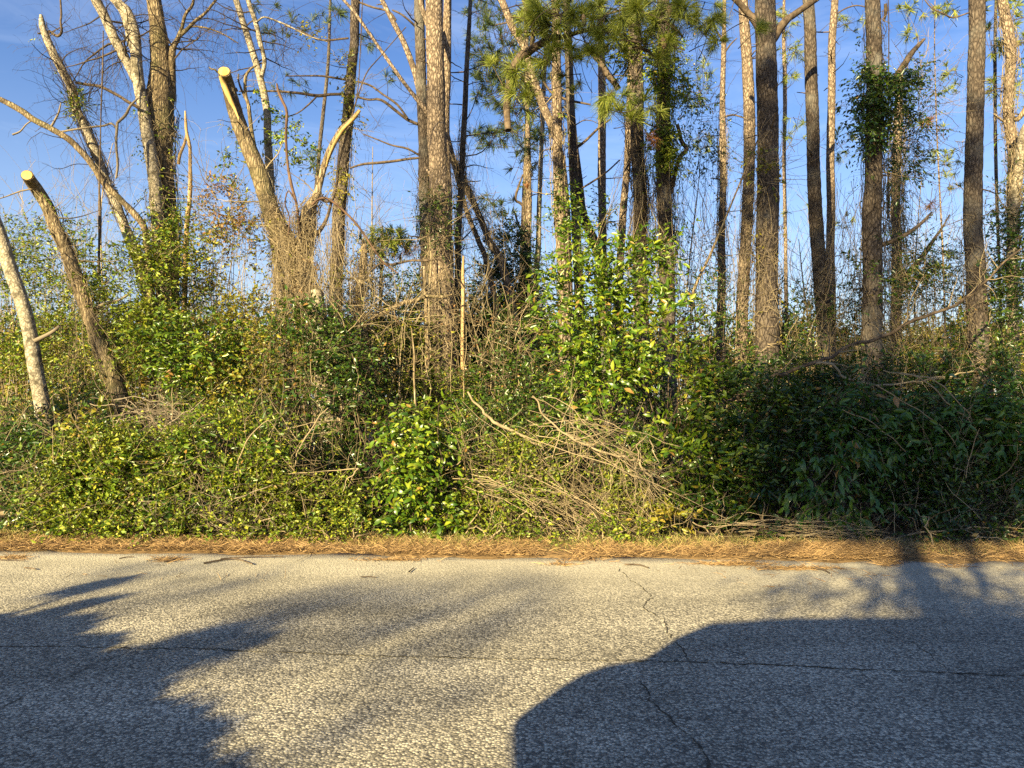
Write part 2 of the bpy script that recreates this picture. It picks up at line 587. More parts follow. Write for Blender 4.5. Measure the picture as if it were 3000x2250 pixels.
M = dict(
    asphalt=asphalt(),
    tar=plainmat('crack_filler', (.03, .026, .02), (.10, .085, .06), 40, .9),
    soil=plainmat('leaf_litter_soil', (.035, .024, .014), (.12, .075, .035), 9, .95, bump=.6),
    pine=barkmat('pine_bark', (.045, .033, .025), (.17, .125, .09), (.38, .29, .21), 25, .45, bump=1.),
    pine_shaded=barkmat('grey_shaded_pine_bark', (.022, .017, .014), (.075, .057, .045), (.15, .118, .092), 23, .42, bump=1., moss=(.17, .16, .14)),  # darker, greyer pine bark; shade on the trunks is put into the colour
    pale=barkmat('pale_mottled_bark', (.10, .08, .055), (.28, .235, .17), (.42, .36, .27), 22, .9, patch=(.06, .05, .033), patch_scale=9, bump=.35),
    grey=barkmat('grey_tree_bark', (.045, .032, .02), (.17, .125, .075), (.34, .26, .16), 30, .3, bump=.9, moss=(.10, .10, .04), patch=(.07, .05, .03), patch_scale=6),
    tan=barkmat('tan_vine_covered_bark', (.07, .05, .03), (.23, .17, .10), (.42, .33, .22), 26, .15, bump=.9),
    cut=plainmat('fresh_cut_wood', (.38, .22, .06), (.66, .45, .17), 14, .7, (1, 1, .2), bump=.3),
    snag=plainmat('bare_pale_wood', (.18, .11, .05), (.48, .33, .16), 5, .8, (4, 4, .5), bump=.4),
    red=plainmat('reddish_vine_bark', (.05, .028, .018), (.15, .085, .052), 9, .7),
    limb=plainmat('dark_limb_bark', (.04, .028, .02), (.15, .108, .072), 18, .9, bump=.6),
    twig=plainmat('dry_twig_bark', (.13, .095, .055), (.36, .28, .17), 3, .85, island=True),
    twigdark=plainmat('dark_twig_bark', (.025, .018, .013), (.10, .072, .048), 3, .85, island=True),
    twiggrey=plainmat('grey_twig_bark', (.09, .07, .05), (.27, .215, .15), 3, .85, island=True),
    straw=plainmat('pine_straw', (.11, .062, .03), (.44, .285, .13), 3, .8, island=True),
    drygrass=plainmat('dry_grass_blade', (.26, .20, .06), (.50, .40, .16), 3, .8, island=True),
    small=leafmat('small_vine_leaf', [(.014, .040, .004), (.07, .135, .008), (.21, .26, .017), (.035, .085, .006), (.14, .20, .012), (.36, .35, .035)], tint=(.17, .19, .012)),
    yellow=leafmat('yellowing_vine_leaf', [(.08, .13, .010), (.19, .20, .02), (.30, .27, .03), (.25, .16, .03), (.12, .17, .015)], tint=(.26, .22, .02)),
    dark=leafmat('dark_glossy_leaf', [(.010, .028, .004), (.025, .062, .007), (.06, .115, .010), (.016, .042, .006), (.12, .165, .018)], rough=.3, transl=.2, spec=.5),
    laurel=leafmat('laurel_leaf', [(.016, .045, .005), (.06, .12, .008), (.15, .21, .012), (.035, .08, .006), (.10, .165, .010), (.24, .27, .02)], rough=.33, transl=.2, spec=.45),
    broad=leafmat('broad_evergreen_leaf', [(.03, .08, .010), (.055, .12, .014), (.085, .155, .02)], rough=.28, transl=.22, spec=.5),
    brown=leafmat('dead_brown_leaf', [(.14, .065, .022), (.26, .13, .04), (.20, .11, .05), (.30, .19, .07)], rough=.7, transl=.25, glow=1.2),
    needle=leafmat('pine_needle', [(.09, .13, .014), (.19, .22, .03), (.30, .31, .06), (.13, .17, .02)], rough=.5, transl=.25, dead=False),
    needledark=leafmat('dark_pine_needle', [(.025, .05, .014), (.05, .075, .018), (.08, .10, .022)], rough=.5, transl=.2, dead=False),
    needlebrown=leafmat('dead_pine_needle', [(.25, .10, .035), (.38, .17, .06)], rough=.7, transl=.2, glow=1.1),
    grass=leafmat('green_grass_blade', [(.07, .10, .02), (.15, .17, .03), (.24, .21, .05)], rough=.6, transl=.25),
    carpaint=plainmat('grey_car_paint', (.10, .10, .11), (.11, .11, .12), 3, .3),
    glass=plainmat('dark_car_glass', (.01, .01, .012), (.015, .015, .018), 3, .08),
    rubber=plainmat('tyre_rubber', (.012, .012, .012), (.02, .02, .02), 20, .9),
    metal=plainmat('wheel_metal', (.4, .4, .4), (.5, .5, .5), 3, .35),
    lamp=plainmat('headlamp_lens', (.6, .6, .6), (.7, .7, .7), 3, .1),
    cone=plainmat('pine_cone_scale', (.06, .04, .025), (.22, .15, .09), 30, .8),
)

# ------------------------------------------------------------------ ground, road, verge
E0, E1 = G(0, 1614), G(3000, 1646)              # far edge of the asphalt
EU = unit(E1 - E0)
EN = np.array([-EU[1], EU[0], 0])               # away from the viewer
EM = (E0 + E1) / 2


def along(s, n, z=0.):
    return EM + EU * s + EN * n + UP * z


def structure(name, mb, mat, parent=None, smooth=False):
    o = mb.build(name, mat, parent, smooth)
    o['kind'] = 'structure'
    return o


g_ = MB()
xs = np.concatenate([np.linspace(-900, -30, 8), np.linspace(-24, 24, 25), np.linspace(30, 900, 8)])
ys = np.concatenate([np.linspace(-300, -20, 5), np.linspace(-12, 40, 40), np.linspace(60, 1500, 8)])
gx, gy = np.meshgrid(xs, ys)
gz = np.where(gy > EM[1] + .8, (vn(np.stack([gx, gy, gx * 0], -1), .6) - .5) * .12, 0) - .012
V = np.stack([gx, gy, gz], -1).reshape(-1, 3)
i = np.arange(V.shape[0]).reshape(gx.shape)
g_.add((V, np.stack([i[:-1, :-1], i[:-1, 1:], i[1:, 1:], i[1:, :-1]], -1).reshape(-1, 4)))
structure('ground', g_, M['soil'])

rd = MB()
ss = np.concatenate([np.linspace(-80, -8, 10), np.linspace(-7.5, 7.5, 151), np.linspace(8, 80, 10)])
edge = (vn(np.stack([ss, ss * 0, ss * 0], 1), 1.7) - .5) * .12 + (vn(np.stack([ss, ss * 0 + 9, ss * 0], 1), 7) - .5) * .06
rows = [[along(s, -6.6, .004) for s in ss], [along(s, -.25, .006) for s in ss], [along(s, e, .004) for s, e in zip(ss, edge)], [along(s, e + .02, -.02) for s, e in zip(ss, edge)]]
V = np.array(rows)
i = np.arange(V.shape[0] * V.shape[1]).reshape(V.shape[:2])
rd.add((V.reshape(-1, 3), np.stack([i[:-1, :-1], i[:-1, 1:], i[1:, 1:], i[1:, :-1]], -1).reshape(-1, 4)))
road = structure('road', rd, M['asphalt'])


def crack(pix, w0, w1, seed=0):
    """A jagged open crack drawn along ground points."""
    r = np.random.default_rng(seed)
    pts = np.array([G(a, b, .0085) for a, b in pix])
    n = max(12, int(np.linalg.norm(np.diff(pts, axis=0), axis=1).sum() / .035))
    p = resample(pts, n)
    d = unit(np.gradient(p, axis=0))
    s = np.stack([-d[:, 1], d[:, 0], d[:, 0] * 0], 1)
    off = np.cumsum(r.normal(size=n)) * .006
    off -= np.linspace(off[0], off[-1], n)
    p = p + s * (off + r.normal(size=n) * .006)[:, None]
    w = (np.linspace(w0, w1, n) * r.uniform(.12, 1.0, n) * .8)[:, None]
    w[0] = w[-1] = .0006
    V = np.concatenate([p + s * w, p - s * w])
    i = np.arange(n)
    mb = MB().add((V, np.stack([i[:-1], i[1:], i[1:] + n, i[:-1] + n], 1)))
    return mb.build('crack', M['tar'], road)


crack([(-60, 1893), (300, 1898), (640, 1903), (1000, 1918), (1500, 1930), (1900, 1937), (2300, 1950), (2600, 1962), (3060, 1976)], .010, .010, 1)
crack([(1815, 1665), (1850, 1700), (1880, 1715), (1912, 1745), (1905, 1765), (1890, 1780), (1925, 1800), (1955, 1820), (1965, 1850), (1985, 1880), (2010, 1925), (2025, 1938)], .007, .007, 2)
crack([(1880, 1990), (1920, 2040), (1950, 2080), (2010, 2130), (2060, 2180), (2085, 2230), (2080, 2290)], .006, .009, 3)
crack([(1985, 1872), (2050, 1875), (2110, 1895), (2170, 1915), (2190, 1935)], .004, .003, 4)
crack([(2580, 1832), (2620, 1862), (2680, 1890), (2760, 1950), (2860, 2000), (2940, 2035)], .004, .003, 5)
crack([(0, 2075), (60, 2040), (150, 2010), (260, 1950), (400, 1905)], .005, .003, 6)
crack([(150, 1892), (210, 1868), (300, 1850)], .003, .005, 7)
crack([(1880, 1990), (1750, 2000), (1640, 2010)], .003, .002, 8)
crack([(980, 1760), (1050, 1738), (1130, 1728)], .003, .002, 9)


def blades(n, base, length, width, tilt, wind=None):
    """Thin blades (one triangle each)."""
    az = RG.uniform(0, 2 * math.pi, n)
    el = np.clip(RG.normal(tilt, .25, n), .02, 1.5)
    d = np.stack([np.cos(az) * np.cos(el), np.sin(az) * np.cos(el), np.sin(el)], 1)
    s = unit(np.cross(d, RG.normal(size=(n, 3))))
    L = length * RG.uniform(.5, 1.3, n)
    tip = base + d * L[:, None]
    w = (width * RG.uniform(.7, 1.3, n))[:, None]
    mid = base + d * (L * .55)[:, None] + UP * (L * .06)[:, None]
    V = np.stack([base - s * w, base + s * w, mid + s * w * .7, mid - s * w * .7, tip], 1).reshape(-1, 3)
    i = np.arange(n)[:, None] * 5
    return V, i + np.array([[0, 1, 2, 3]]), V, i + np.array([[3, 2, 4]])


def blade_mesh(name, mat, sets, parent=None):
    mb = MB()
    for a in sets:
        V, q, _, t = a
        mb.v.append(V)
        mb.f += [q + mb.n, t + mb.n]
        mb.n += len(V)
    return mb


def vergepts(n, n0, n1, z=.0, dens=None, s0=-8.5, s1=8.5):
    s, t = RG.uniform(s0, s1, n), RG.uniform(0, 1, n)
    e = np.interp(s, ss, edge)
    q = n0 + e * (n0 < .3) + (n1 - n0) * t
    p = EM + EU * s[:, None] + EN * q[:, None]
    p[:, 2] = z
    keep = RG.random(n) < np.clip((vn(p, 1.6) - .25) * 2.4 + .15, 0, 1) if dens is None else RG.random(n) < dens(p)
    return p[keep]


bank = MB()
sb = np.linspace(-30, 30, 301)
cols = []
for k, (nn, zz) in enumerate([(-.10, .001), (-.02, .022), (.12, .032), (.35, .036), (.7, .03), (1.1, .0)]):
    q = np.stack([sb, sb * 0 + nn * 3, sb * 0], 1)
    wob = (vn(q, 2.3) - .5) * (.22 if k < 2 else .1) + (vn(q, 9) - .5) * (.10 if k < 2 else 0)
    cols.append(EM + EU * sb[:, None] + EN * (nn + wob + np.interp(sb, ss, edge) * (k < 3))[:, None] + UP * (zz * (.5 + vn(q, 4)))[:, None])
V = np.array(cols)
i = np.arange(V.shape[0] * V.shape[1]).reshape(V.shape[:2])
bank.add((V.reshape(-1, 3), np.stack([i[:-1, :-1], i[:-1, 1:], i[1:, 1:], i[1:, :-1]], -1).reshape(-1, 4)))
structure('verge', bank, plainmat('needle_covered_verge', (.07, .045, .022), (.30, .19, .085), 14, .95, (1, 3, 1), bump=.8))

p1 = vergepts(70000, -.10, .5, .02, dens=lambda p: np.clip((vn(p, 2.2) - .2) * 2.2 + .35, 0, 1))
p1[:, 2] = .02 + .05 * RG.random(len(p1))
p2 = vergepts(1500, -1.1, .05, .008, dens=lambda p: np.clip((vn(p * np.array([.5, 2, 1]), 1.9) - .63) * 6, 0, .8))
blade_mesh('x', None, [blades(len(p1), p1, .11, .0019, .16), blades(len(p2), p2, .12, .002, .02)]).build('pine_straw_litter', M['straw'], kind='stuff')
p3 = vergepts(13000, .12, .75, .02)
p4 = vergepts(7000, .05, .85, .03, dens=lambda p: np.clip((vn(p, 1.1) - .5) * 4, 0, 1))
blade_mesh('x', None, [blades(len(p3), p3, .11, .0018, .75)]).build('dry_grass', M['drygrass'], kind='stuff')
blade_mesh('x', None, [blades(len(p4), p4, .11, .002, .9)]).build('green_grass', M['grass'], kind='stuff')


# ------------------------------------------------------------------ generic plants
class Wood:
    """Collects shoots of one plant so that finer shoots can grow from them."""
    def __init__(s, K=14):
        s.P, s.R, s.K = [], [], K

    def line(s, pts):
        p = resample(catmull(pts, .1), s.K)
        s.P.append(p[:, :3])
        s.R.append(p[:, 3])
        return p

    def arr(s):
        return np.array(s.P), np.array(s.R)


def pline(pix, d, wig=0.):
    """Pixel polyline (px, py, width px[, depth]) to rows x y z r."""
    out = []
    for q in pix:
        dd = q[3] if len(q) > 3 else d
        out.append([*P(q[0], q[1], dd), q[2] / F * dd / 2])
    out = np.array(out)
    if wig:
        out[:, 1] += RG.normal(size=len(out)) * wig
    return out


PATHS = {}


def make_tree(name, label, cat, d, pix, bark, grounded=True, extend=0., cut=None, limbs=(), limbmat='limb', twigs=None, torn=None, group=None, rough=.07, flare=1.25, sides=18):
    """A tree: trunk traced top to bottom, main limbs, fine twigs."""
    path = pline(pix, d)[::-1]
    if grounded:
        a, b = path[0], path[min(1, len(path) - 1)]
        dirv = (a - b)[:3]
        if a[2] > .05:
            k = (a[2] + .08) / max(.2, -dirv[2] if dirv[2] < 0 else .5)
            dirv = dirv * np.array([.5, .5, 1])
            low = a[:3] + dirv * k
            low[2] = -.08
            mid = (a[:3] * .45 + low * .55)
            path = np.vstack([[*low, a[3] * flare * 1.15], [*mid, a[3] * 1.08], path])
    if extend:
        a, b = path[-1], path[-2]
        dv = (a - b)[:3] / np.linalg.norm((a - b)[:3])
        path = np.vstack([path, [*(a[:3] + dv * extend), a[3] * .8]])
    root = thing(name, label, cat, path[0][:3] + np.array([0, 0, .08]), group)
    V, Fq, p, top = trunk(path, sides=sides, rough=rough)
    PATHS[label] = p
    mb = MB().add((V, Fq))
    c = len(V)
    mb.add((np.vstack([top, top.mean(0)]), np.array([[k, (k + 1) % sides, sides] for k in range(sides)])))
    mb.build('trunk', M[bark], root, smooth=False)
    w = Wood()
    w.line(p[::4])
    if 'pine' in bark and len(p) > 20:
        ns = int(RG.integers(4, 10))
        ii = RG.integers(int(len(p) * .25), len(p) - 2, ns)
        dv = unit(RG.normal(size=(ns, 3)) * np.array([1, .7, .3]) + UP * .15)
        ln = RG.uniform(.08, .4, ns)[:, None]
        q0 = p[ii, :3] + dv * p[ii, 3:4] * .7
        s5 = np.linspace(0, 1, 5)
        Q = q0[:, None] + dv[:, None] * ln[:, None] * s5[None, :, None] + np.cumsum(RG.normal(size=(ns, 5, 3)), 1) * .008
        MB().add(tubes(Q, RG.uniform(.007, .016, (ns, 1)) * (1 - .5 * s5)[None], 5)).build('dead_stubs', M['limb'], root, kind='stuff')
    if cut:
        T = unit(p[-1, :3] - p[-4, :3])
        cc = top.mean(0)
        nrm = unit(T + np.array(cut))
        rim = cc + (top - cc) * .86
        rim = rim + T * .006
        up2 = rim + nrm * .004
        cm = MB().add((np.vstack([up2, up2.mean(0) + nrm * .004]), np.array([[k, (k + 1) % sides, sides] for k in range(sides)])))
        cm.build('cut_face', M['cut'], root)
    if limbs:
        for lb in limbs:
            q = pline(lb, d, 0.04)
            V, Fq, pp, tp = trunk(q, sides=8, step=.07, rough=.12)
            MB().add((V, Fq)).add((np.vstack([tp, tp.mean(0)]), np.array([[k, (k + 1) % 8, 8] for k in range(8)]))).build('limb', M[limbmat], root)
            w.line(q)
    if twigs:
        Pa, Ra = w.arr()
        tb = MB()
        cur = (Pa[(1 if twigs.get('skip', 0) else 0):], Ra[(1 if twigs.get('skip', 0) else 0):])
        for lv in twigs['levels']:
            cur = grow(*cur, **lv)
            tb.add(tubes(*cur, sides=3))
        tb.build('twigs', M[twigs.get('mat', 'twig')], root, kind='stuff')
    return root, w


def needles(C, D, L, n, width):
    """Tufts of pine needles at C pointing along D."""
    T = len(C)
    d = unit(D[:, None, :] * 1.0 + RG.normal(size=(T, n, 3)) * .62)
    b = C[:, None, :] - D[:, None, :] * RG.uniform(0, .07, (T, n, 1))
    Ln = L * RG.uniform(.6, 1.1, (T, 1, 1)) * RG.uniform(.7, 1.15, (T, n, 1))
    s = unit(np.cross(d, RG.normal(size=(T, n, 3)))) * width
    sag = -UP * Ln * .12
    m = b + d * Ln * .55
    t = b + d * Ln + sag
    V = np.stack([b - s * .7, b + s * .7, m + s, m - s, t], 2).reshape(-1, 3)
    i = np.arange(T * n)[:, None] * 5
    return V, i + np.array([[0, 1, 2, 3]]), V, i + np.array([[3, 2, 4]])


def needle_part(root, ells, mat, L=.22, n=46, width=.0022, twig='twigdark', toward=None, name='needles'):
    """Needle tufts spread in ellipses (px, py, rx, ry, depth, count), carried by branchlets."""
    sets, tb = [], MB()
    for (px, py, rx, ry, d, cnt) in ells:
        a, r = RG.uniform(0, 2 * math.pi, cnt), np.sqrt(RG.random(cnt))
        C = np.array([P(px + rx * q * math.cos(t), py + ry * q * math.sin(t), d + RG.normal() * .35) for t, q in zip(a, r)])
        C = C[vn(C, 3.1) > .36]
        cnt = len(C)
        if cnt == 0:
            continue
        c0 = P(px, py + ry * .3, d)
        D = unit((C - c0) * np.array([1, 1, .8]) + RG.normal(size=C.shape) * .35 + UP * .12)
        sets.append(needles(C, D, L, n, width))
        K = 6
        s = np.linspace(0, 1, K)
        back = C - D * RG.uniform(.25, .6, (cnt, 1)) + (c0 - C) * .18
        mid = (C + back) / 2 + RG.normal(size=C.shape) * .05
        Q = back[:, None] * ((1 - s) ** 2)[None, :, None] + 2 * mid[:, None] * (s * (1 - s))[None, :, None] + C[:, None] * (s ** 2)[None, :, None]
        tb.add(tubes(Q, np.broadcast_to(.007 - .004 * s, (cnt, K)), 4))
        Q2, R2 = grow(Q, np.full((cnt, K), .005), cnt, .1, .35, K=5)
        tb.add(tubes(Q2, R2, 3))
    blade_mesh('x', None, sets).build(name, M[mat], root, kind='stuff')
    tb.build('branchlets', M[twig], root, kind='stuff')


def blob_points(ells, n, shell=.45, gap=.42, gapf=2.6, front=True, hollow=0.):
    """Twig starts in ellipsoids (px, py, depth, rx px, rz px, ry m); gappy, thicker towards the outside."""
    vol = np.array([(e[3] * e[4]) * (e[2] ** 2) * (.5 + e[5]) for e in ells], float)
    who = RG.choice(len(ells), n, p=vol / vol.sum())
    E = np.array([[*P(e[0], e[1], e[2]), e[3] / F * e[2], e[5], e[4] / F * e[2]] for e in ells])
    u = unit(RG.normal(size=(n, 3)))
    if front:
        fl = RG.random(n) < .6
        u[fl, 1] = -np.abs(u[fl, 1])
    r = (shell + (1 - shell) * RG.random(n)) [:, None]
    p = E[who, :3] + u * r * E[who, 3:]
    keep = (vn(p, gapf) * .7 + vn(p, gapf * 2.7) * .3 > gap) & (p[:, 2] > .03) & (vn(p, 1.35) > hollow)
    return p[keep], u[keep], E


LEAF_CACHE = {}


def leaf_object_mesh(name, mat, W_):
    """One curved leaf, unit length, along +Y with its face to +Z."""
    xs_ = [(0, .03), (.22, .38), (.48, .5), (.75, .34), (1, .01)]
    V, Fq = [], []
    for k, (y, w) in enumerate(xs_):
        z = .10 * math.sin(y * math.pi) - .10 * y * y
        V += [(-w * W_, y, z + .10 * w * W_ * 2), (0, y, z), (w * W_, y, z + .10 * w * W_ * 2)]
    for k in range(4):
        a = k * 3
        Fq += [[a, a + 1, a + 4, a + 3], [a + 1, a + 2, a + 5, a + 4]]
    return MB().add((np.array(V), np.array(Fq))).mesh(name, mat, True)


def shrub(name, label, ells, n, K=9, L=.05, Wd=.022, mat='small', Ln=(.18, .45), cat='shrub', stems=6, stemmat='twig', shape='chip', gap=.42,
          objects=0, hang=0., droop=.25, upw=.3, shell=.45, twigr=.0022, group=None, bare=0, gapf=2.6, jit=.35, lean=.7, hollow=0., curl=.1):
    S, U, E = blob_points(ells, n, shell, gap, gapf, hollow=hollow)
    e0 = E[np.argmax(E[:, 3] * E[:, 5])]
    loc = np.array([E[:, 0].mean(), E[:, 1].mean(), 0])
    root = thing(name, label, cat, loc, group)
    D = unit(U * .7 + RG.normal(size=U.shape) * .55 + UP * upw + np.array([0, -.15, 0]))
    ln = RG.uniform(*Ln, len(S))
    tw, (B, Dl, N, LL, WW) = spray(S, D, ln, K, L, Wd, droop=droop, out=unit(U + np.array([-.3, -.6, 0])), hang=hang, jit=jit, lean=lean)
    ok = B[:, 2] > .015
    B, Dl, N, LL, WW = B[ok], Dl[ok], N[ok], LL[ok], WW[ok]
    if objects:
        S_ = unit(np.cross(Dl, N))
        Nn = np.cross(S_, Dl)
        toc = unit(np.array([0, 0, CAMZ]) - B)
        dist = np.linalg.norm(B - np.array([0, 0, CAMZ]), axis=1)
        score = LL / dist * (.35 + np.abs((Nn * toc).sum(1))) - (B[:, 1] - B[:, 1].min()) * .012
        o = np.argsort(-score)
        pick, rest = o[:objects], o[objects:]
        me = leaf_object_mesh('leaf', M[mat], WW.mean() / LL.mean())
        for k in pick:
            ob = bpy.data.objects.new('leaf', me)
            COL.objects.link(ob)
            ob.parent = root
            X, Y, Z = S_[k] * LL[k], unit(Dl[k]) * LL[k], Nn[k] * LL[k]
            b = B[k] - loc
            ob.matrix_local = Matrix(((X[0], Y[0], Z[0], b[0]), (X[1], Y[1], Z[1], b[1]), (X[2], Y[2], Z[2], b[2]), (0, 0, 0, 1)))
        B, Dl, N, LL, WW = B[rest], Dl[rest], N[rest], LL[rest], WW[rest]
    if len(B):
        MB().add(leaf_geo(B, Dl, N, LL, WW, shape, curl)).build('foliage', M[mat], root, kind='stuff')
    MB().add(tubes(tw, np.broadcast_to(twigr * np.array([1.3, 1.1, .9, .7, .5]), tw.shape[:2]), 3)).build('leaf_twigs', M['twigdark'], root, kind='stuff')
    tb = MB()
    if stems:
        T = stems * len(E)
        e = E[np.repeat(np.arange(len(E)), stems)]
        foot = e[:, :3].copy()
        foot[:, :2] += RG.normal(size=(T, 2)) * .18
        foot[:, 2] = 0.0
        top = e[:, :3] + unit(RG.normal(size=(T, 3)) + UP * .5) * e[:, 3:] * .75
        top[:, 2] = np.maximum(top[:, 2], .15)
        s = np.linspace(0, 1, 9)
        Q = foot[:, None] * (1 - s)[None, :, None] + top[:, None] * s[None, :, None] + (np.cumsum(RG.normal(size=(T, 9, 3)), 1) * .03)
        Q[..., 2] = np.maximum(Q[..., 2], 0.0)
        tb.add(tubes(Q, np.broadcast_to(.010 - .007 * s, (T, 9)), 5))
    if bare:
        P0, U0, _ = blob_points(ells, bare, .7, 0)
        D0 = unit(U0 * .5 + RG.normal(size=U0.shape) * .6 + UP * .25)
        s = np.linspace(0, 1, 9)
        turn = np.cumsum(RG.normal(size=(len(P0), 9, 3)) * .16, 1)
        dirs = unit(D0[:, None] + turn)
        l_ = RG.uniform(.3, 1.0, len(P0))
        Q = P0[:, None] + np.cumsum(dirs * (l_ / 8)[:, None, None], 1)
        Q[..., 2] = np.maximum(Q[..., 2], .02)
        R_ = RG.uniform(.0022, .0065, len(P0))
        tb.add(tubes(Q, R_[:, None] * (1 - .6 * s)[None], 3))
        Q2, R2 = grow(Q, R_[:, None] * (1 - .6 * s)[None], bare * 2, .1, .4, K=6)
        tb.add(tubes(Q2, R2, 3))
    tb.build('stems', M[stemmat], root, kind='stuff')
    return root


def vine(name, label, ells, n, stems=(), d=10., **kw):
    kw.setdefault('cat', 'vine')
    root = shrub(name, label, ells, n, stems=0, **kw)
    for st in stems:
        q = pline(st, d)
        V, Fq, pp, tp = trunk(q, sides=6, step=.08, rough=.1)
        MB().add((V, Fq)).build('vine_stem', M[kw.get('stemmat', 'twig')], root)
    return root

# ------------------------------------------------------------------ the trees
TW_FINE = dict(mat='twigdark', skip=1, levels=[
    dict(n=28, l0=.4, l1=1.1, up=.15, spread=.8, wig=.14, K=9, t0=.25, ratio=.3),
    dict(n=130, l0=.25, l1=.8, up=.0, spread=.75, wig=.16, K=8, droop=.5, ratio=.4),
    dict(n=480, l0=.12, l1=.45, up=-.05, spread=.75, wig=.15, K=6, droop=.6, ratio=.5, rmin=.0013)])
TW_SOME = dict(mat='twig', levels=[
    dict(n=16, l0=.25, l1=.7, up=.1, spread=.95, wig=.2, K=9, t0=.3, ratio=.2, rmin=.003),
    dict(n=70, l0=.12, l1=.45, up=.0, spread=.8, wig=.25, K=7, droop=.3)])
TW_PINE = dict(mat='twigdark', levels=[
    dict(n=9, l0=.2, l1=.9, up=.05, spread=1., wig=.14, K=8, t0=.45, ratio=.18, rmin=.004),
    dict(n=40, l0=.12, l1=.4, up=.1, spread=.8, wig=.2, K=6)])

# --- left: storm-cut hardwoods
make_tree('cut_tree', 'leaning pale grey trunk running out at the left edge of the photo', 'tree', 9.6,
          [(-50, 560, 34), (-4, 676, 36), (25, 769, 37), (59, 870, 38), (82, 963, 39), (99, 1064, 40), (118, 1170, 42), (131, 1258, 46)], 'pale', rough=.04,
          limbs=[[(105, 1000, 14), (150, 975, 12), (180, 955, 9)]], limbmat='twiggrey')
make_tree('cut_tree', 'leaning trunk sawn off at an angle with a round pale cut face, left side', 'tree', 9.8,
          [(80, 514, 33, 9.45), (93, 535, 34, 9.62), (112, 562, 35, 9.73), (140, 610, 36), (160, 665, 36), (172, 690, 37), (196, 739, 37), (224, 819, 39), (257, 912, 39), (291, 1005, 41), (325, 1085, 43), (350, 1161, 46), (371, 1258, 52)],
          'grey', cut=(-.6, -1.1, -.1), rough=.04, twigs=TW_SOME,
          limbs=[[(268, 905, 11), (300, 890, 9), (350, 880, 7), (380, 862, 5)]], limbmat='twiggrey')
make_tree('dead_tree', 'thin dead leaning tree with a broken pointed top and peeling pale bark', 'tree', 10.8,
          [(121, 44, 8), (124, 66, 15), (130, 93, 17), (156, 152, 21), (181, 203, 22), (211, 262, 23), (224, 321, 25), (249, 371, 24), (274, 430, 24), (295, 485, 25), (316, 544, 26), (342, 599, 26), (367, 667, 28), (392, 727, 29), (411, 790, 31), (440, 900, 34)],
          'pale', rough=.14,
          limbs=[[(140, 88, 8), (165, 103, 8), (181, 92, 7), (184, 70, 6), (176, 38, 6), (180, -8, 5)],
                 [(210, 232, 9), (240, 238, 9), (295, 255, 9), (340, 275, 9), (378, 300, 9), (404, 312, 8)],
                 [(130, 86, 7), (116, 92, 6), (108, 96, 4)]], limbmat='limb',
          twigs=dict(mat='twigdark', levels=[dict(n=26, l0=.25, l1=.8, up=.1, spread=.8, wig=.16, K=9, ratio=.3, rmin=.002), dict(n=110, l0=.15, l1=.5, up=0, droop=.5, wig=.2, K=7, rmin=.0014), dict(n=250, l0=.1, l1=.3, up=0, droop=.5, wig=.15, K=6, rmin=.0012)]))
make_tree('forked_tree', 'tall pale mottled trunk forking high up, tallest of the bare trees at left', 'tree', 11.0,
          [(338, 0, 26), (371, 34, 28), (393, 97, 30), (398, 169, 31), (405, 232, 33), (422, 316, 34), (432, 380, 35), (447, 464, 36), (459, 549, 36), (462, 633, 36), (464, 700, 36), (469, 780, 37), (476, 900, 39), (478, 1064, 42), (485, 1190, 48)],
          'pale', extend=1.6, rough=.035,
          limbs=[[(276, -40, 26), (287, 0, 27), (304, 42, 27), (333, 105, 28), (354, 148, 27), (376, 190, 25), (400, 240, 22)],
                 [(322, -30, 13), (330, 0, 14), (358, 38, 14), (371, 84, 14), (384, 128, 14), (400, 170, 12)]], limbmat='pale', twigs=TW_FINE)
make_tree('forked_tree', 'stout rough grey trunk grown together with the pale mottled tree at left', 'tree', 11.25,
          [(447, 0, 42), (456, 63, 44), (460, 105, 50), (464, 169, 56), (468, 211, 66), (468, 295, 78), (473, 380, 76), (480, 464, 62), (489, 549, 52), (494, 633, 46), (497, 700, 44), (500, 800, 46), (505, 1000, 52)],
          'grey', extend=1.5, rough=.06,
          limbs=[[(496, 330, 16), (500, 274, 17), (505, 211, 19), (512, 150, 18), (516, 112, 14), (530, 76, 10), (545, 45, 9), (563, 8, 8), (572, -30, 7)],
                 [(516, 112, 10), (545, 88, 10), (575, 62, 9), (605, 38, 8), (645, -6, 7)],
                 [(522, 92, 5), (560, 78, 5), (610, 87, 5), (660, 105, 4), (700, 130, 3)],
                 [(486, 140, 10), (500, 128, 9), (512, 118, 8)]], limbmat='grey', twigs=dict(mat='twigdark', skip=1, levels=[
                     dict(n=26, l0=.4, l1=1.2, up=.1, spread=.8, wig=.14, K=9, t0=.3, ratio=.3), dict(n=120, l0=.25, l1=.7, up=0, spread=.75, wig=.16, K=8, droop=.5), dict(n=360, l0=.12, l1=.4, up=-.05, spread=.75, wig=.15, K=6, droop=.6, rmin=.0013)]))
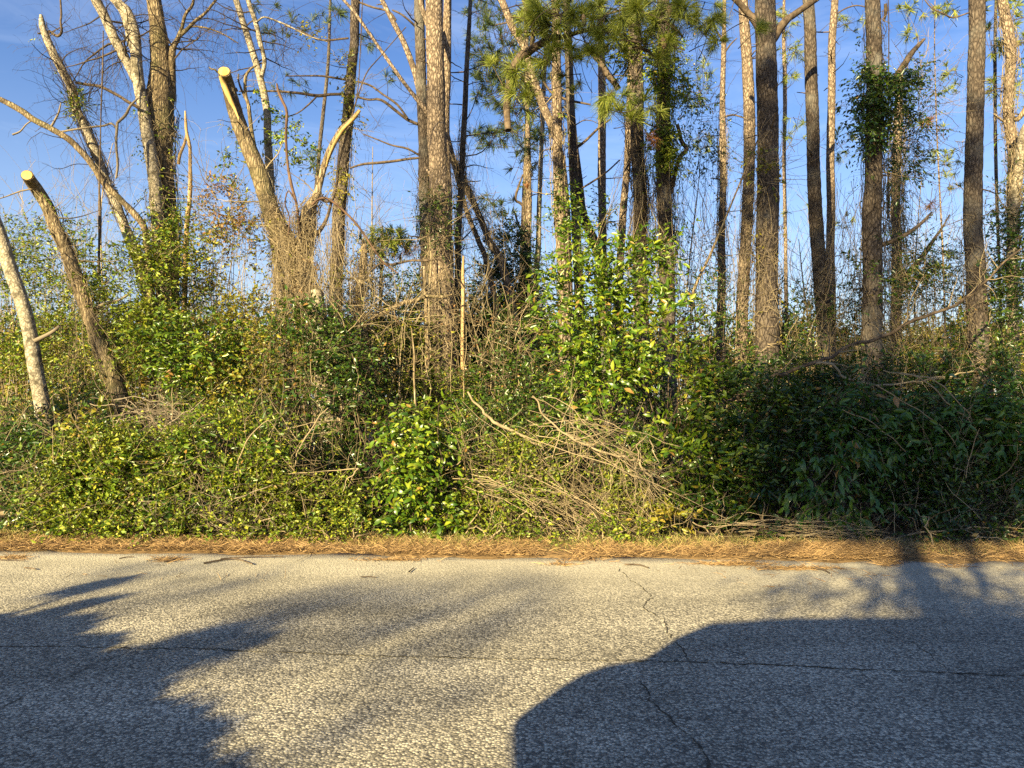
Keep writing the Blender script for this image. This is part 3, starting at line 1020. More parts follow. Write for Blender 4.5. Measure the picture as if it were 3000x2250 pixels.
make_tree('leaning_limb', 'long bare grey limb slanting up to the left edge in front of the forked trees', 'fallen limb', 10.5,
          [(-40, 280, 14), (0, 291, 15), (63, 325, 17), (97, 350, 17), (148, 376, 17), (203, 409, 18), (245, 451, 17), (278, 494, 17), (304, 536, 17), (338, 570, 17), (363, 595, 17), (392, 625, 18), (422, 664, 18), (432, 720, 18), (440, 830, 20)], 'grey', rough=.14,
          limbs=[[(150, 374, 7), (160, 352, 6), (172, 330, 5), (180, 300, 3)], [(165, 385, 6), (215, 380, 6), (260, 373, 6), (300, 365, 6), (326, 362, 6), (338, 372, 6)],
                 [(345, 360, 8), (365, 335, 8), (385, 312, 7), (400, 285, 5)], [(345, 360, 8), (344, 420, 7), (340, 480, 7), (336, 520, 6)],
                 [(42, 398, 6), (60, 386, 5), (78, 366, 4), (96, 350, 4)]], limbmat='twiggrey',
          twigs=dict(mat='twigdark', levels=[dict(n=14, l0=.2, l1=.7, up=.1, spread=.85, wig=.2, K=9, ratio=.2, rmin=.002), dict(n=60, l0=.12, l1=.5, up=-.1, droop=.7, wig=.15, K=7, rmin=.0013)]))
make_tree('split_snag', 'thin forked snag of splintered orange wood beside the stout grey trunk', 'snag', 10.9,
          [(542, 325, 4), (544, 360, 8), (547, 392, 9), (556, 430, 9), (557, 480, 10), (558, 530, 12), (556, 590, 12), (550, 640, 13), (545, 740, 14)], 'snag', rough=.2,
          limbs=[[(547, 385, 8), (538, 420, 8), (530, 455, 9), (522, 480, 9)]], limbmat='snag', sides=10)
make_tree('dead_vine', 'dead dark vine stem hanging straight down at left against the sky', 'vine', 10.4,
          [(303, 90, 3), (301, 200, 4), (296, 330, 4), (294, 420, 4), (291, 540, 6), (292, 610, 8), (292, 650, 10), (290, 720, 8), (288, 820, 8)], 'limb', rough=.2, sides=7, grounded=False)

# --- stumps of the middle left
make_tree('sawn_tree', 'thick leaning trunk sawn flat on top with a long torn yellow strip below the cut', 'tree', 10.2,
          [(657, 212, 37, 9.93), (665, 240, 38, 10.08), (680, 295, 40, 10.17), (705, 380, 44), (735, 456, 47), (760, 519, 50), (786, 591, 52), (810, 654, 54), (833, 700, 54), (852, 740, 52), (869, 790, 50), (878, 853, 50), (892, 937, 52), (936, 1043, 50), (953, 1148, 54), (966, 1275, 60)],
          'grey', cut=(-.15, -.35, .2), rough=.06, twigs=TW_SOME,
          limbs=[[(643, 216, 6), (632, 208, 5), (620, 201, 5), (610, 195, 4)],
                 [(742, 430, 14), (735, 370, 12), (728, 310, 11), (720, 280, 10), (722, 235, 9), (733, 208, 7), (756, 195, 5)], [(728, 310, 8), (712, 270, 7), (703, 240, 5), (700, 218, 4)],
                 [(692, 258, 5), (694, 268, 8)]], limbmat='grey')
make_tree('twin_stemmed_tree', 'slender smooth pale tree with two stems rising behind the sawn leaning trunk', 'tree', 10.7,
          [(691, 0, 18), (710, 59, 18), (731, 122, 19), (752, 190, 19), (764, 236, 20), (773, 280, 21), (781, 338, 21), (782, 401, 22), (790, 485, 23), (794, 570, 23), (797, 654, 24), (808, 727, 26), (820, 853, 28), (831, 980, 30), (848, 1106, 34), (865, 1233, 40)],
          'pale', extend=1.5, rough=.03, limbs=[[(722, -20, 13), (730, 10, 14), (746, 59, 14), (760, 118, 14), (773, 177, 13), (771, 230, 12)],
                                                [(749, 68, 7), (756, 55, 6), (775, 50, 5), (805, 55, 5), (850, 78, 4), (900, 106, 3), (960, 125, 2)]], limbmat='pale',
          twigs=dict(mat='twigdark', skip=1, levels=[dict(n=26, l0=.3, l1=1., up=.1, spread=.8, wig=.14, K=9, ratio=.4), dict(n=120, l0=.2, l1=.7, up=0, droop=.5, wig=.16, K=8), dict(n=300, l0=.1, l1=.4, up=0, droop=.5, wig=.15, K=6, rmin=.0013)]))
r8, _ = make_tree('crooked_tree', 'crooked dark vine-wrapped stem whose split top shows a long strip of yellow wood', 'tree', 10.0,
          [(1053, 322, 9), (1030, 352, 14), (1001, 380, 17), (971, 430, 19), (950, 485, 18), (936, 540, 18), (926, 575, 24), (905, 610, 34), (893, 640, 36), (897, 672, 38), (890, 705, 36), (882, 750, 34), (893, 800, 36), (905, 870, 42), (925, 960, 48), (950, 1080, 50)],
          'tan', rough=.12, twigs=TW_SOME,
          limbs=[[(925, 575, 9), (970, 590, 8), (985, 530, 8), (992, 480, 7), (1000, 440, 6), (1018, 385, 6), (1030, 340, 5), (1045, 295, 4), (1075, 220, 4), (1110, 165, 3), (1190, 80, 3)],
                 [(930, 690, 12), (950, 655, 11), (962, 630, 9), (968, 590, 8)], [(1044, 310, 3), (1048, 240, 3), (1055, 180, 3), (1060, 90, 3), (1066, 0, 3)]], limbmat='limb')
# torn strip of bare wood along its top and along the sawn trunk
for root, pix, d in ((r8, [(1055, 324, 7), (1034, 350, 10), (1006, 378, 11), (980, 420, 10), (962, 462, 7), (955, 490, 3)], 9.93),):
    V, Fq, p, t = trunk(pline(pix, d), sides=8, step=.04, rough=.15)
    MB().add((V, Fq)).add((np.vstack([V[:8], V[:8].mean(0)]), np.array([[k, (k + 1) % 8, 8] for k in range(8)]))).build('torn_wood', M['cut'], root)
sawn = bpy.data.objects['sawn_tree']
V, Fq, p, t = trunk(pline([(646, 220, 12, 9.9), (657, 250, 16, 9.99), (674, 290, 14, 10.0), (688, 320, 9), (700, 350, 3)], 10.035), sides=8, step=.04, rough=.1)
MB().add((V, Fq)).build('torn_wood', M['cut'], sawn)
make_tree('thin_shoot', 'bare brown shoot bent like a bow, left of the crooked split stem', 'sapling', 9.9,
          [(811, 245, 5), (816, 270, 8), (828, 298, 9), (840, 329, 8), (837, 401, 8), (843, 485, 8), (854, 545, 9), (864, 580, 8), (870, 610, 8), (880, 700, 9)], 'red', rough=.05, sides=8, grounded=False)
make_tree('arching_vine', 'reddish bare vine arching over from the crooked stem to the right', 'vine', 9.7,
          [(915, 600, 6), (933, 584, 7), (960, 582, 7), (1001, 612, 7), (1039, 650, 7), (1064, 683, 6), (1095, 730, 6), (1125, 770, 5), (1165, 800, 4)], 'red', rough=.05, sides=8, grounded=False,
          limbs=[[(870, 600, 4), (848, 560, 4), (840, 600, 4), (850, 640, 4), (846, 690, 3)]], limbmat='red',
          twigs=dict(mat='twig', levels=[dict(n=18, l0=.2, l1=.8, up=0, spread=.9, wig=.2, K=9, ratio=.4, droop=.5), dict(n=40, l0=.1, l1=.4, up=0, wig=.2, K=6)]))
make_tree('broken_tree', 'broken vine-draped trunk ending in a ragged stub behind the crooked limbs', 'tree', 10.6,
          [(1068, 710, 14), (1066, 760, 20), (1062, 800, 22), (1052, 840, 20), (1050, 874, 20), (1056, 937, 22), (1058, 1000, 24), (1050, 1100, 28)], 'tan', rough=.2, twigs=TW_SOME)
make_tree('patchy_tree', 'vine-stripped trunk base with pale patches between two dark trunks', 'tree', 9.6,
          [(930, 850, 34), (938, 960, 40), (945, 1060, 44), (952, 1150, 48), (962, 1240, 52), (970, 1330, 60)], 'pale', rough=.08)
make_tree('elbow_limb', 'grey limb bending sharply over to the right in front of the double pine', 'fallen limb', 10.3,
          [(1325, 862, 4), (1296, 870, 8), (1248, 868, 10), (1215, 882, 12), (1185, 886, 12), (1130, 914, 13), (1095, 933, 16), (1070, 965, 20), (1048, 1010, 22), (1035, 1080, 24)], 'grey', rough=.22,
          limbs=[[(1085, 795, 5), (1110, 772, 6), (1150, 774, 7), (1200, 762, 7), (1250, 765, 7), (1285, 758, 7), (1302, 772, 6), (1312, 790, 5), (1330, 822, 3)],
                 [(1130, 912, 5), (1152, 908, 5), (1160, 935, 5), (1184, 968, 4), (1206, 1000, 3)]], limbmat='limb',
          twigs=dict(mat='twig', levels=[dict(n=36, l0=.3, l1=1., up=0, spread=.85, wig=.2, K=10, ratio=.3, droop=.4), dict(n=120, l0=.12, l1=.5, up=0, wig=.2, K=7, droop=.4)]))
make_tree('short_stub', 'short sawn stub pointing up to the right out of the vines left of centre', 'stump', 9.2,
          [(1066, 1146, 20), (1050, 1165, 21), (1030, 1185, 22), (1005, 1215, 24), (985, 1260, 26)], 'tan', cut=(.7, -.6, .3), rough=.1)
make_tree('bare_snag', 'slim barkless yellowish snag standing right of the double pine', 'snag', 10.6,
          [(1358, 750, 5), (1356, 800, 10), (1357, 853, 11), (1355, 980, 11), (1356, 1085, 12), (1358, 1190, 12)], 'snag', rough=.08, sides=10)
make_tree('thin_tree', 'thin straight trunk rising from the brush at the left foot of the double pine', 'tree', 10.9,
          [(1243, 780, 8), (1246, 850, 10), (1250, 950, 12), (1253, 1050, 14), (1250, 1130, 15), (1250, 1200, 16)], 'tan', rough=.1, sides=12)
make_tree('thin_tree', 'pale thin stem standing just left of the front laurel bush top', 'tree', 9.4,
          [(1205, 960, 3), (1209, 1000, 4), (1214, 1040, 6), (1213, 1100, 6), (1217, 1180, 7), (1222, 1260, 8)], 'tan', rough=.08, sides=10)

# --- pines
make_tree('pine_tree', 'straight pine with dark upper trunk behind the crooked split stem', 'pine tree', 13.0,
          [(1043, 0, 25), (1039, 63, 26), (1037, 127, 27), (1030, 190, 28), (1026, 253, 29), (1022, 316, 31), (1018, 380, 33), (1009, 456, 34), (1001, 549, 36), (992, 633, 37), (990, 727, 37), (985, 811, 38), (981, 895, 39), (975, 1000, 42)], 'pine_shaded', extend=3,
          limbs=[[(1013, 278, 9), (970, 279, 9), (929, 277, 9), (870, 270, 8), (790, 264, 6), (701, 268, 4)], [(1018, 236, 6), (950, 228, 6), (895, 217, 5), (836, 224, 3)],
                 [(1022, 115, 6), (940, 114, 6), (880, 90, 5), (830, 70, 3)], [(925, 283, 5), (905, 308, 5), (870, 330, 4), (822, 345, 3)]], twigs=TW_PINE)
rp, _ = make_tree('pine_tree', 'largest pine, sunlit scaly trunk in front of a shaded twin, centre left', 'pine tree', 11.4,
          [(1270, 0, 50), (1272, 127, 51), (1276, 253, 53), (1278, 380, 54), (1281, 506, 56), (1285, 633, 58), (1291, 811, 60), (1299, 980, 62), (1303, 1127, 66)], 'pine', extend=3,
          limbs=[[(1003, -5, 8), (1035, 30, 9), (1064, 72, 9), (1127, 160, 10), (1170, 224, 11), (1212, 278, 12), (1245, 320, 14), (1262, 345, 16)], [(1228, -10, 16), (1236, 20, 15), (1249, 63, 15), (1258, 95, 14), (1266, 130, 12)],
                 [(1245, 490, 8), (1262, 515, 9), (1275, 535, 10), (1280, 545, 10)]], limbmat='pine', twigs=TW_PINE)
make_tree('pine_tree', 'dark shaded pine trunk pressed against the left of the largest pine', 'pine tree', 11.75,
          [(1230, 0, 30), (1232, 127, 30), (1234, 253, 31), (1238, 380, 33), (1243, 506, 35), (1248, 633, 37), (1258, 811, 40), (1266, 980, 42), (1275, 1100, 44)], 'pine_shaded', extend=3,
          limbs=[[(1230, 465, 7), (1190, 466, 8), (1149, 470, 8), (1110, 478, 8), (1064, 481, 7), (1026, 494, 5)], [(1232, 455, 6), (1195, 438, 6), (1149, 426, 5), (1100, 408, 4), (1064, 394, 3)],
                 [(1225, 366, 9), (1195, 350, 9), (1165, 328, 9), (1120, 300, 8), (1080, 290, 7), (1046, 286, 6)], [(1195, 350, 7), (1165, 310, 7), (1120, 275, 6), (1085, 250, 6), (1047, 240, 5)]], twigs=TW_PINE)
make_tree('pine_tree', 'thinner lit pine trunk hugging the right side of the largest pine', 'pine tree', 12.1,
          [(1314, 0, 24), (1311, 127, 25), (1308, 232, 26), (1304, 316, 27), (1304, 450, 28), (1308, 600, 30), (1315, 800, 32), (1320, 1000, 34)], 'pine', extend=3, twigs=TW_PINE)
make_tree('pine_tree', 'leaning pine stem crossing into the left side of the largest pine', 'pine tree', 12.4,
          [(1115, -10, 13), (1148, 55, 15), (1182, 122, 16), (1206, 186, 17), (1222, 240, 18), (1235, 320, 20), (1250, 500, 22), (1262, 800, 26)], 'pine', extend=2, twigs=TW_PINE,
          limbs=[[(1150, 30, 5), (1175, 45, 6), (1200, 60, 7), (1215, 70, 7)], [(1050, 5, 6), (1090, 20, 6), (1140, 35, 6), (1160, 60, 6)]])
make_tree('slim_tree', 'slim dark trunk of uneven width just right of the largest pine', 'tree', 12.7,
          [(1377, 0, 11), (1373, 84, 13), (1366, 211, 15), (1362, 316, 16), (1356, 422, 17), (1352, 506, 18), (1346, 612, 18), (1341, 696, 19), (1342, 811, 20), (1335, 937, 22)], 'pine_shaded', extend=2.5, twigs=TW_FINE | dict(skip=0))
make_tree('leaning_tree', 'leaning trunk propped to the right of the largest pine, thicker of two', 'tree', 13.2,
          [(1306, 380, 17), (1331, 477, 19), (1360, 540, 20), (1390, 603, 20), (1420, 670, 20), (1440, 718, 21), (1474, 792, 22)], 'pine', twigs=TW_SOME)
make_tree('leaning_tree', 'thinner leaning trunk beside the thicker one right of the largest pine', 'tree', 13.3,
          [(1327, 477, 11), (1348, 550, 13), (1369, 624, 14), (1402, 705, 15), (1434, 796, 16)], 'pine', twigs=TW_SOME)
make_tree('slim_tree', 'slim tree with flaking bark, left one of a pair near the centre', 'tree', 15.5,
          [(1545, 330, 12), (1546, 420, 15), (1547, 506, 17), (1549, 600, 19), (1547, 690, 20), (1546, 800, 21), (1545, 900, 24)], 'pine', limbs=[[(1548, 650, 8), (1530, 600, 8), (1510, 585, 8), (1520, 545, 7), (1532, 510, 5)], [(1545, 700, 6), (1520, 660, 7), (1508, 620, 6)]], twigs=TW_PINE, extend=3)
make_tree('slim_tree', 'slim tree with flaking bark, right one of a pair near the centre', 'tree', 15.8,
          [(1590, 330, 13), (1586, 420, 13), (1583, 506, 14), (1582, 560, 14), (1579, 640, 15), (1576, 720, 16), (1570, 820, 17)], 'pale', twigs=TW_PINE, extend=2)
make_tree('leaning_pine', 'pine trunk leaning left, crossing behind the needle crown at top centre', 'pine tree', 12.8,
          [(1466, -10, 20), (1490, 50, 22), (1504, 84, 23), (1538, 139, 24), (1559, 219, 24), (1580, 274, 24), (1601, 329, 24), (1622, 380, 23), (1640, 450, 22), (1655, 560, 22), (1662, 700, 24)], 'pine', extend=2, twigs=TW_PINE)
make_tree('pine_tree', 'sunlit pine trunk laced with thin vines, centre of the photo', 'pine tree', 12.2,
          [(1625, 0, 24), (1628, 100, 26), (1631, 190, 27), (1633, 295, 28), (1635, 401, 29), (1637, 506, 30), (1639, 633, 32), (1644, 727, 33), (1649, 811, 34), (1655, 1000, 38)], 'pine', extend=3, twigs=TW_SOME)
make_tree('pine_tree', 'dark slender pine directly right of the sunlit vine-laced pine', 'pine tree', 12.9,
          [(1660, 0, 22), (1663, 120, 24), (1667, 240, 24), (1673, 380, 25), (1680, 506, 27), (1688, 633, 28), (1692, 760, 28), (1698, 900, 30)], 'pine_shaded', extend=3, twigs=TW_PINE,
          limbs=[[(1592, 235, 6), (1615, 265, 7), (1640, 282, 8), (1665, 292, 8), (1690, 298, 7), (1730, 308, 5)], [(1690, 430, 9), (1720, 405, 8), (1755, 375, 7), (1790, 345, 5)], [(1692, 560, 5), (1740, 530, 6), (1780, 500, 5), (1815, 470, 4)]])
make_tree('leaning_pine', 'dark leaning trunk crossing low behind the tall laurel bush', 'pine tree', 13.4,
          [(1676, 300, 12), (1684, 430, 20), (1694, 530, 26), (1705, 620, 28), (1721, 663, 29), (1746, 727, 30), (1764, 811, 31), (1771, 980, 34)], 'pine_shaded')
make_tree('pine_tree', 'medium pine with a vine spiralling up its sunlit middle, behind the tall laurel', 'pine tree', 14.4,
          [(1758, 0, 18), (1760, 110, 20), (1763, 211, 22), (1765, 338, 23), (1765, 422, 23), (1763, 527, 24), (1765, 633, 24), (1765, 769, 26), (1768, 920, 28)], 'pine', extend=3, twigs=TW_PINE)
make_tree('pine_tree', 'pale pine trunk leaning slightly, left of the dark vine-hung trunk', 'pine tree', 14.0,
          [(1851, 0, 15), (1848, 160, 17), (1845, 300, 18), (1841, 388, 19), (1837, 485, 20), (1829, 591, 21), (1822, 705, 22), (1816, 811, 23), (1811, 930, 25)], 'pine', extend=3)
make_tree('pine_tree', 'dark trunk hung with strings of dry vines, right of the pale leaning pine', 'pine tree', 12.2,
          [(1863, 0, 32), (1866, 180, 35), (1869, 380, 37), (1871, 506, 39), (1873, 633, 40), (1874, 769, 41), (1878, 895, 43)], 'pine_shaded', extend=3, twigs=TW_SOME)
make_tree('pine_tree', 'dark pine clothed in bright green vine leaves on its upper trunk', 'pine tree', 11.6,
          [(1944, 0, 36), (1945, 148, 38), (1944, 295, 40), (1945, 422, 42), (1947, 548, 43), (1950, 660, 44), (1953, 748, 45), (1956, 900, 48)], 'pine_shaded', extend=3, twigs=TW_SOME,
          limbs=[[(1968, 560, 12), (1976, 520, 13), (1985, 480, 13), (1996, 455, 14), (2010, 440, 13), (1998, 412, 12), (1990, 385, 11), (1984, 365, 9)], [(1745, 158, 20), (1760, 180, 18), (1780, 215, 17), (1800, 245, 18), (1812, 262, 18)]], limbmat='limb')
make_tree('pine_tree', 'slim dark pine between the vine-clothed pine and the pair of stout trunks', 'pine tree', 14.6,
          [(2122, 40, 11), (2121, 120, 14), (2119, 203, 15), (2117, 316, 17), (2118, 429, 18), (2117, 542, 19), (2115, 678, 21), (2113, 800, 23), (2112, 930, 26)], 'pine', extend=2.5,
          limbs=[[(2120, 125, 6), (2105, 95, 6), (2090, 65, 5)], [(2120, 160, 5), (2140, 130, 5), (2160, 110, 3)], [(2116, 345, 5), (2150, 332, 5), (2178, 345, 4)]], twigs=TW_PINE)
make_tree('pine_tree', 'sunlit scaly trunk standing just left of the stout dark trunk', 'pine tree', 13.1,
          [(2176, 0, 28), (2181, 90, 30), (2190, 203, 32), (2196, 316, 33), (2197, 429, 33), (2192, 542, 32), (2187, 678, 33), (2181, 780, 34), (2174, 900, 36)], 'pine', extend=3, twigs=TW_PINE)
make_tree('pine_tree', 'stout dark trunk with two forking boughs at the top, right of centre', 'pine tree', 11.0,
          [(2243, -20, 58), (2246, 136, 59), (2249, 271, 60), (2249, 407, 61), (2247, 542, 61), (2246, 678, 62), (2247, 811, 63), (2249, 980, 66), (2250, 1150, 72)], 'pine_shaded', extend=2, twigs=TW_SOME,
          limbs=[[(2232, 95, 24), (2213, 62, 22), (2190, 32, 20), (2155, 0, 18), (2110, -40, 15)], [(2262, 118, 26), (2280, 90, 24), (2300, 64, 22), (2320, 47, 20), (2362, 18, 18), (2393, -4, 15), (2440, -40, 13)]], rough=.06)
make_tree('pine_tree', 'dark trunk leaning left with a splinter stub, right of the stout forked pine', 'pine tree', 12.2,
          [(2366, -10, 32), (2373, 113, 34), (2377, 226, 36), (2380, 339, 37), (2384, 452, 38), (2391, 565, 39), (2394, 640, 39), (2399, 727, 40), (2407, 853, 42), (2415, 980, 44)], 'pine_shaded', extend=3,
          limbs=[[(2376, 80, 5), (2378, 66, 6), (2380, 54, 5)]], limbmat='snag')
make_tree('pine_tree', 'slender sunlit trunk behind the dark left-leaning one', 'pine tree', 14.0,
          [(2446, -10, 20), (2438, 113, 21), (2437, 226, 21), (2436, 316, 22), (2434, 407, 23), (2433, 542, 24), (2432, 678, 24), (2432, 769, 25), (2434, 937, 27)], 'pine', extend=3, twigs=TW_PINE,
          limbs=[[(2440, 50, 4), (2470, 30, 4), (2510, 15, 4), (2550, 22, 3)], [(2436, 95, 4), (2410, 90, 4), (2392, 86, 3)]])
make_tree('pine_tree', 'dark trunk carrying a big ball of vine leaves, right side', 'pine tree', 11.0,
          [(2556, -10, 42), (2562, 136, 43), (2564, 271, 45), (2561, 407, 47), (2557, 542, 49), (2554, 620, 54), (2553, 678, 52), (2554, 811, 54), (2557, 980, 56), (2559, 1106, 60)], 'pine_shaded', extend=2.5, twigs=TW_SOME,
          limbs=[[(2578, 720, 14), (2610, 708, 13), (2643, 693, 12), (2698, 655, 9), (2740, 617, 5)], [(2600, 280, 16), (2628, 221, 17), (2650, 185, 17), (2669, 158, 16), (2695, 130, 13), (2716, 107, 7)],
                 [(2590, 15, 9), (2594, 35, 10), (2592, 60, 6)]])
make_tree('tree', 'pale vine-tangled trunk with a dark broken bough, behind the vine-ball pine', 'tree', 13.8,
          [(2640, 200, 14), (2632, 316, 22), (2627, 452, 24), (2626, 588, 25), (2628, 678, 26), (2629, 780, 27), (2626, 980, 30)], 'pine', twigs=TW_SOME,
          limbs=[[(2640, 850, 17), (2656, 807, 17), (2680, 775, 16), (2706, 743, 14), (2730, 712, 11), (2749, 684, 8), (2766, 660, 5), (2784, 628, 4)], [(2600, 640, 6), (2605, 560, 6), (2606, 500, 5)]])
make_tree('pine_tree', 'tall dark trunk lit along its right edge near the right of the photo', 'pine tree', 11.2,
          [(2864, -10, 43), (2861, 136, 44), (2857, 271, 45), (2854, 407, 46), (2852, 542, 48), (2854, 678, 50), (2858, 769, 52), (2862, 937, 54), (2871, 1064, 56), (2875, 1190, 60)], 'pine_shaded', extend=2.5,
          limbs=[[(2840, 36, 4), (2800, 45, 5), (2765, 40, 4), (2730, 22, 4), (2705, -6, 3)]], twigs=TW_SOME)
make_tree('pine_tree', 'sunlit kinked pine trunk at the far right edge', 'pine tree', 12.2,
          [(2934, -10, 28), (2944, 45, 29), (2955, 100, 29), (2962, 170, 28), (2955, 271, 28), (2956, 340, 29), (2965, 400, 30), (2969, 452, 28), (2966, 540, 26), (2966, 640, 26)], 'pine', extend=3, twigs=TW_PINE)
make_tree('forked_tree', 'pale smooth trunk with a curved bough leaving the frame at right', 'tree', 11.6,
          [(3030, 330, 22), (2998, 400, 27), (2983, 497, 27), (2970, 590, 27), (2964, 700, 27), (2962, 760, 28), (2964, 853, 29), (2968, 980, 32)], 'pale', extend=1.,
          limbs=[[(2972, 345, 9), (2982, 350, 12), (2998, 320, 14), (3006, 270, 14)], [(2906, 336, 5), (2925, 346, 6), (2945, 355, 6)]], limbmat='tan', twigs=TW_SOME, rough=.05)
make_tree('sapling', 'thin slanting sapling stem between the tall laurel and the slim dark pine', 'sapling', 10.2,
          [(2150, 580, 5), (2105, 690, 7), (2070, 770, 8), (2040, 830, 9), (2020, 900, 10)], 'grey', rough=.05, sides=8, extend=1.0, grounded=False)

# --- needle crowns
top = thing('pine_bough', 'overhanging pine bough with bright needle tufts and dark bent limb at top centre', 'pine bough', P(1490, 360, 10.2))
w = Wood()
for q in ([(1488, 380, 20), (1484, 300, 21), (1497, 215, 24), (1520, 172, 25), (1548, 150, 24), (1580, 135, 22), (1615, 112, 19), (1650, 98, 15), (1720, 85, 11), (1790, 90, 8)], [(1555, 140, 12), (1562, 100, 13), (1560, 60, 13), (1548, 25, 12), (1530, -20, 10)],
          [(1640, 104, 8), (1700, 60, 8), (1760, 40, 7), (1830, 30, 6)], [(1800, 100, 8), (1850, 130, 9), (1900, 160, 9), (1930, 190, 8)], [(1880, 30, 7), (1920, 60, 8), (1960, 75, 7), (2000, 110, 6)]):
    pl = pline(q, 10.2, .05)
    V, Fq, pp, tp = trunk(pl, sides=10, step=.05, rough=.12)
    MB().add((V, Fq)).build('limb', M['limb'], top)
    w.line(pl)
Pa, Ra = w.arr()
tb, c1 = MB(), grow(Pa, Ra, 50, .3, .9, up=0, spread=.8, wig=.2, K=9, ratio=.4)
tb.add(tubes(*c1, sides=4)).add(tubes(*grow(*c1, 200, .1, .45, up=0, wig=.25, K=7), sides=3))
tb.build('twigs', M['twigdark'], top, kind='stuff')
needle_part(top, [(1650, 30, 130, 60, 9.8, 46), (1800, 60, 120, 65, 9.6, 44), (1930, 40, 110, 55, 9.8, 34), (2040, 50, 80, 55, 10, 18), (1730, 130, 150, 55, 9.9, 36), (1550, 60, 80, 70, 10.1, 24), (1930, 130, 70, 45, 9.8, 12), (2085, 95, 45, 50, 10, 12), (1620, 150, 80, 50, 10, 14)], 'needle', L=.235, n=105, width=.0029)
needle_part(top, [(1860, 300, 90, 55, 9.5, 22), (1800, 300, 45, 35, 9.6, 6), (1540, 260, 70, 70, 10.3, 18), (1500, 190, 70, 50, 10.3, 12), (1690, 230, 60, 40, 10.2, 6), (2215, 75, 30, 14, 10., 3)], 'needle', L=.23, n=105, width=.0029)
for (a, b) in ((1709, 55), (1943, 122), (1960, 28)):
    V, Fq, pp, tp = trunk(pline([(a, b - 14, 5), (a + 1, b - 6, 15), (a + 2, b + 6, 17), (a + 3, b + 18, 9), (a + 3, b + 22, 3)], 9.5), sides=12, step=.008, rough=.3)
    MB().add((V, Fq)).build('pine_cone', M['cone'], top)
pt2 = thing('pine_tree', 'dark bushy pine filling the gap left of centre with needle tufts', 'pine tree', P(1520, 1300, 16.5) * np.array([1, 1, 0]))
V, Fq, pp, tp = trunk(np.vstack([[*(P(1530, 1300, 16.5) * np.array([1, 1, 0])), .12], pline([(1530, 900, 22), (1536, 600, 18), (1545, 350, 14), (1540, 150, 10), (1538, -40, 7)], 16.5)]), sides=12)
MB().add((V, Fq)).build('trunk', M['pine_shaded'], pt2)
needle_part(pt2, [(1450, 130, 80, 110, 16, 100), (1560, 300, 120, 90, 16.2, 110), (1440, 250, 60, 70, 16.4, 40), (1510, 200, 80, 90, 16.2, 60), (1500, 410, 90, 50, 16, 34), (1420, 400, 45, 40, 16.3, 12), (1560, 420, 70, 50, 15.5, 16), (1480, 590, 70, 45, 16, 22), (1640, 400, 60, 60, 16.4, 10), (1430, 30, 70, 40, 16.5, 20), (1540, 500, 60, 40, 16.5, 8)], 'needledark', L=.26, n=34, width=.005)
pt3 = thing('pine_tree', 'far pine showing sparse dark needle sprays between the left trunks', 'pine tree', P(940, 1300, 17) * np.array([1, 1, 0]))
V, Fq, pp, tp = trunk(np.vstack([[*(P(900, 1300, 17) * np.array([1, 1, 0])), .1], pline([(905, 900, 14), (930, 500, 12), (960, 200, 10), (970, -60, 6)], 17)]), sides=10)
MB().add((V, Fq)).build('trunk', M['pine_shaded'], pt3)
needle_part(pt3, [(860, 250, 60, 40, 16.5, 14), (820, 90, 60, 40, 16.5, 12), (900, 70, 70, 40, 16.5, 12), (920, 480, 45, 40, 16.5, 12), (1150, 230, 25, 25, 16, 4), (990, 30, 40, 25, 16.5, 8), (1075, 120, 30, 30, 16.5, 5), (780, 20, 40, 20, 16.5, 6)], 'needledark', L=.24, n=30, width=.005)
pt4 = thing('pine_tree', 'far pine with light needle sprays between the right-hand trunks', 'pine tree', P(2300, 1300, 18) * np.array([1, 1, 0]))
V, Fq, pp, tp = trunk(np.vstack([[*(P(2305, 1300, 18) * np.array([1, 1, 0])), .1], pline([(2303, 900, 12), (2298, 500, 11), (2300, 250, 12), (2296, 80, 10), (2300, -60, 6)], 18)]), sides=10)
MB().add((V, Fq)).build('trunk', M['pine'], pt4)
needle_part(pt4, [(2310, 170, 45, 70, 17.5, 24), (2300, 60, 60, 40, 17.5, 18), (2330, 380, 45, 40, 17.5, 10), (2490, 60, 50, 35, 17.5, 10), (2060, 250, 80, 80, 17.5, 26), (2080, 400, 60, 50, 17.5, 14), (2470, 420, 40, 50, 17.5, 10), (2330, 600, 40, 40, 17.5, 8), (2470, 640, 30, 30, 17.5, 5)], 'needle', L=.22, n=28, width=.005)
pt5 = thing('pine_tree', 'young pine with yellowish tufts drooping between the two rightmost dark trunks', 'pine tree', P(2760, 1300, 16) * np.array([1, 1, 0]))
V, Fq, pp, tp = trunk(np.vstack([[*(P(2770, 1300, 16) * np.array([1, 1, 0])), .09], pline([(2768, 950, 6), (2760, 700, 5), (2745, 400, 4), (2738, 150, 3), (2740, -50, 2)], 16)]), sides=10)
MB().add((V, Fq)).build('trunk', M['pine'], pt5)
needle_part(pt5, [(2780, 230, 35, 60, 15.6, 12), (2690, 25, 70, 25, 15.6, 12), (2660, 100, 30, 30, 15.6, 5), (2790, 20, 50, 25, 15.6, 8), (2730, 360, 50, 40, 15.6, 8), (2770, 460, 50, 40, 15.6, 8), (2790, 530, 30, 25, 15.6, 4), (2790, 770, 55, 40, 17, 16), (2760, 800, 60, 40, 17, 12)], 'needle', L=.2, n=30, width=.006)
needle_part(pt5, [(2712, 355, 28, 14, 14.5, 5), (2740, 600, 22, 12, 14.5, 3), (1432, 515, 6, 8, 14, 2)], 'needlebrown', L=.2, n=40, width=.004, name='dead_needles')
pt6 = thing('pine_tree', 'pine with loose green tufts around the kinked trunk at far right', 'pine tree', P(2920, 1300, 13.5) * np.array([1, 1, 0]))
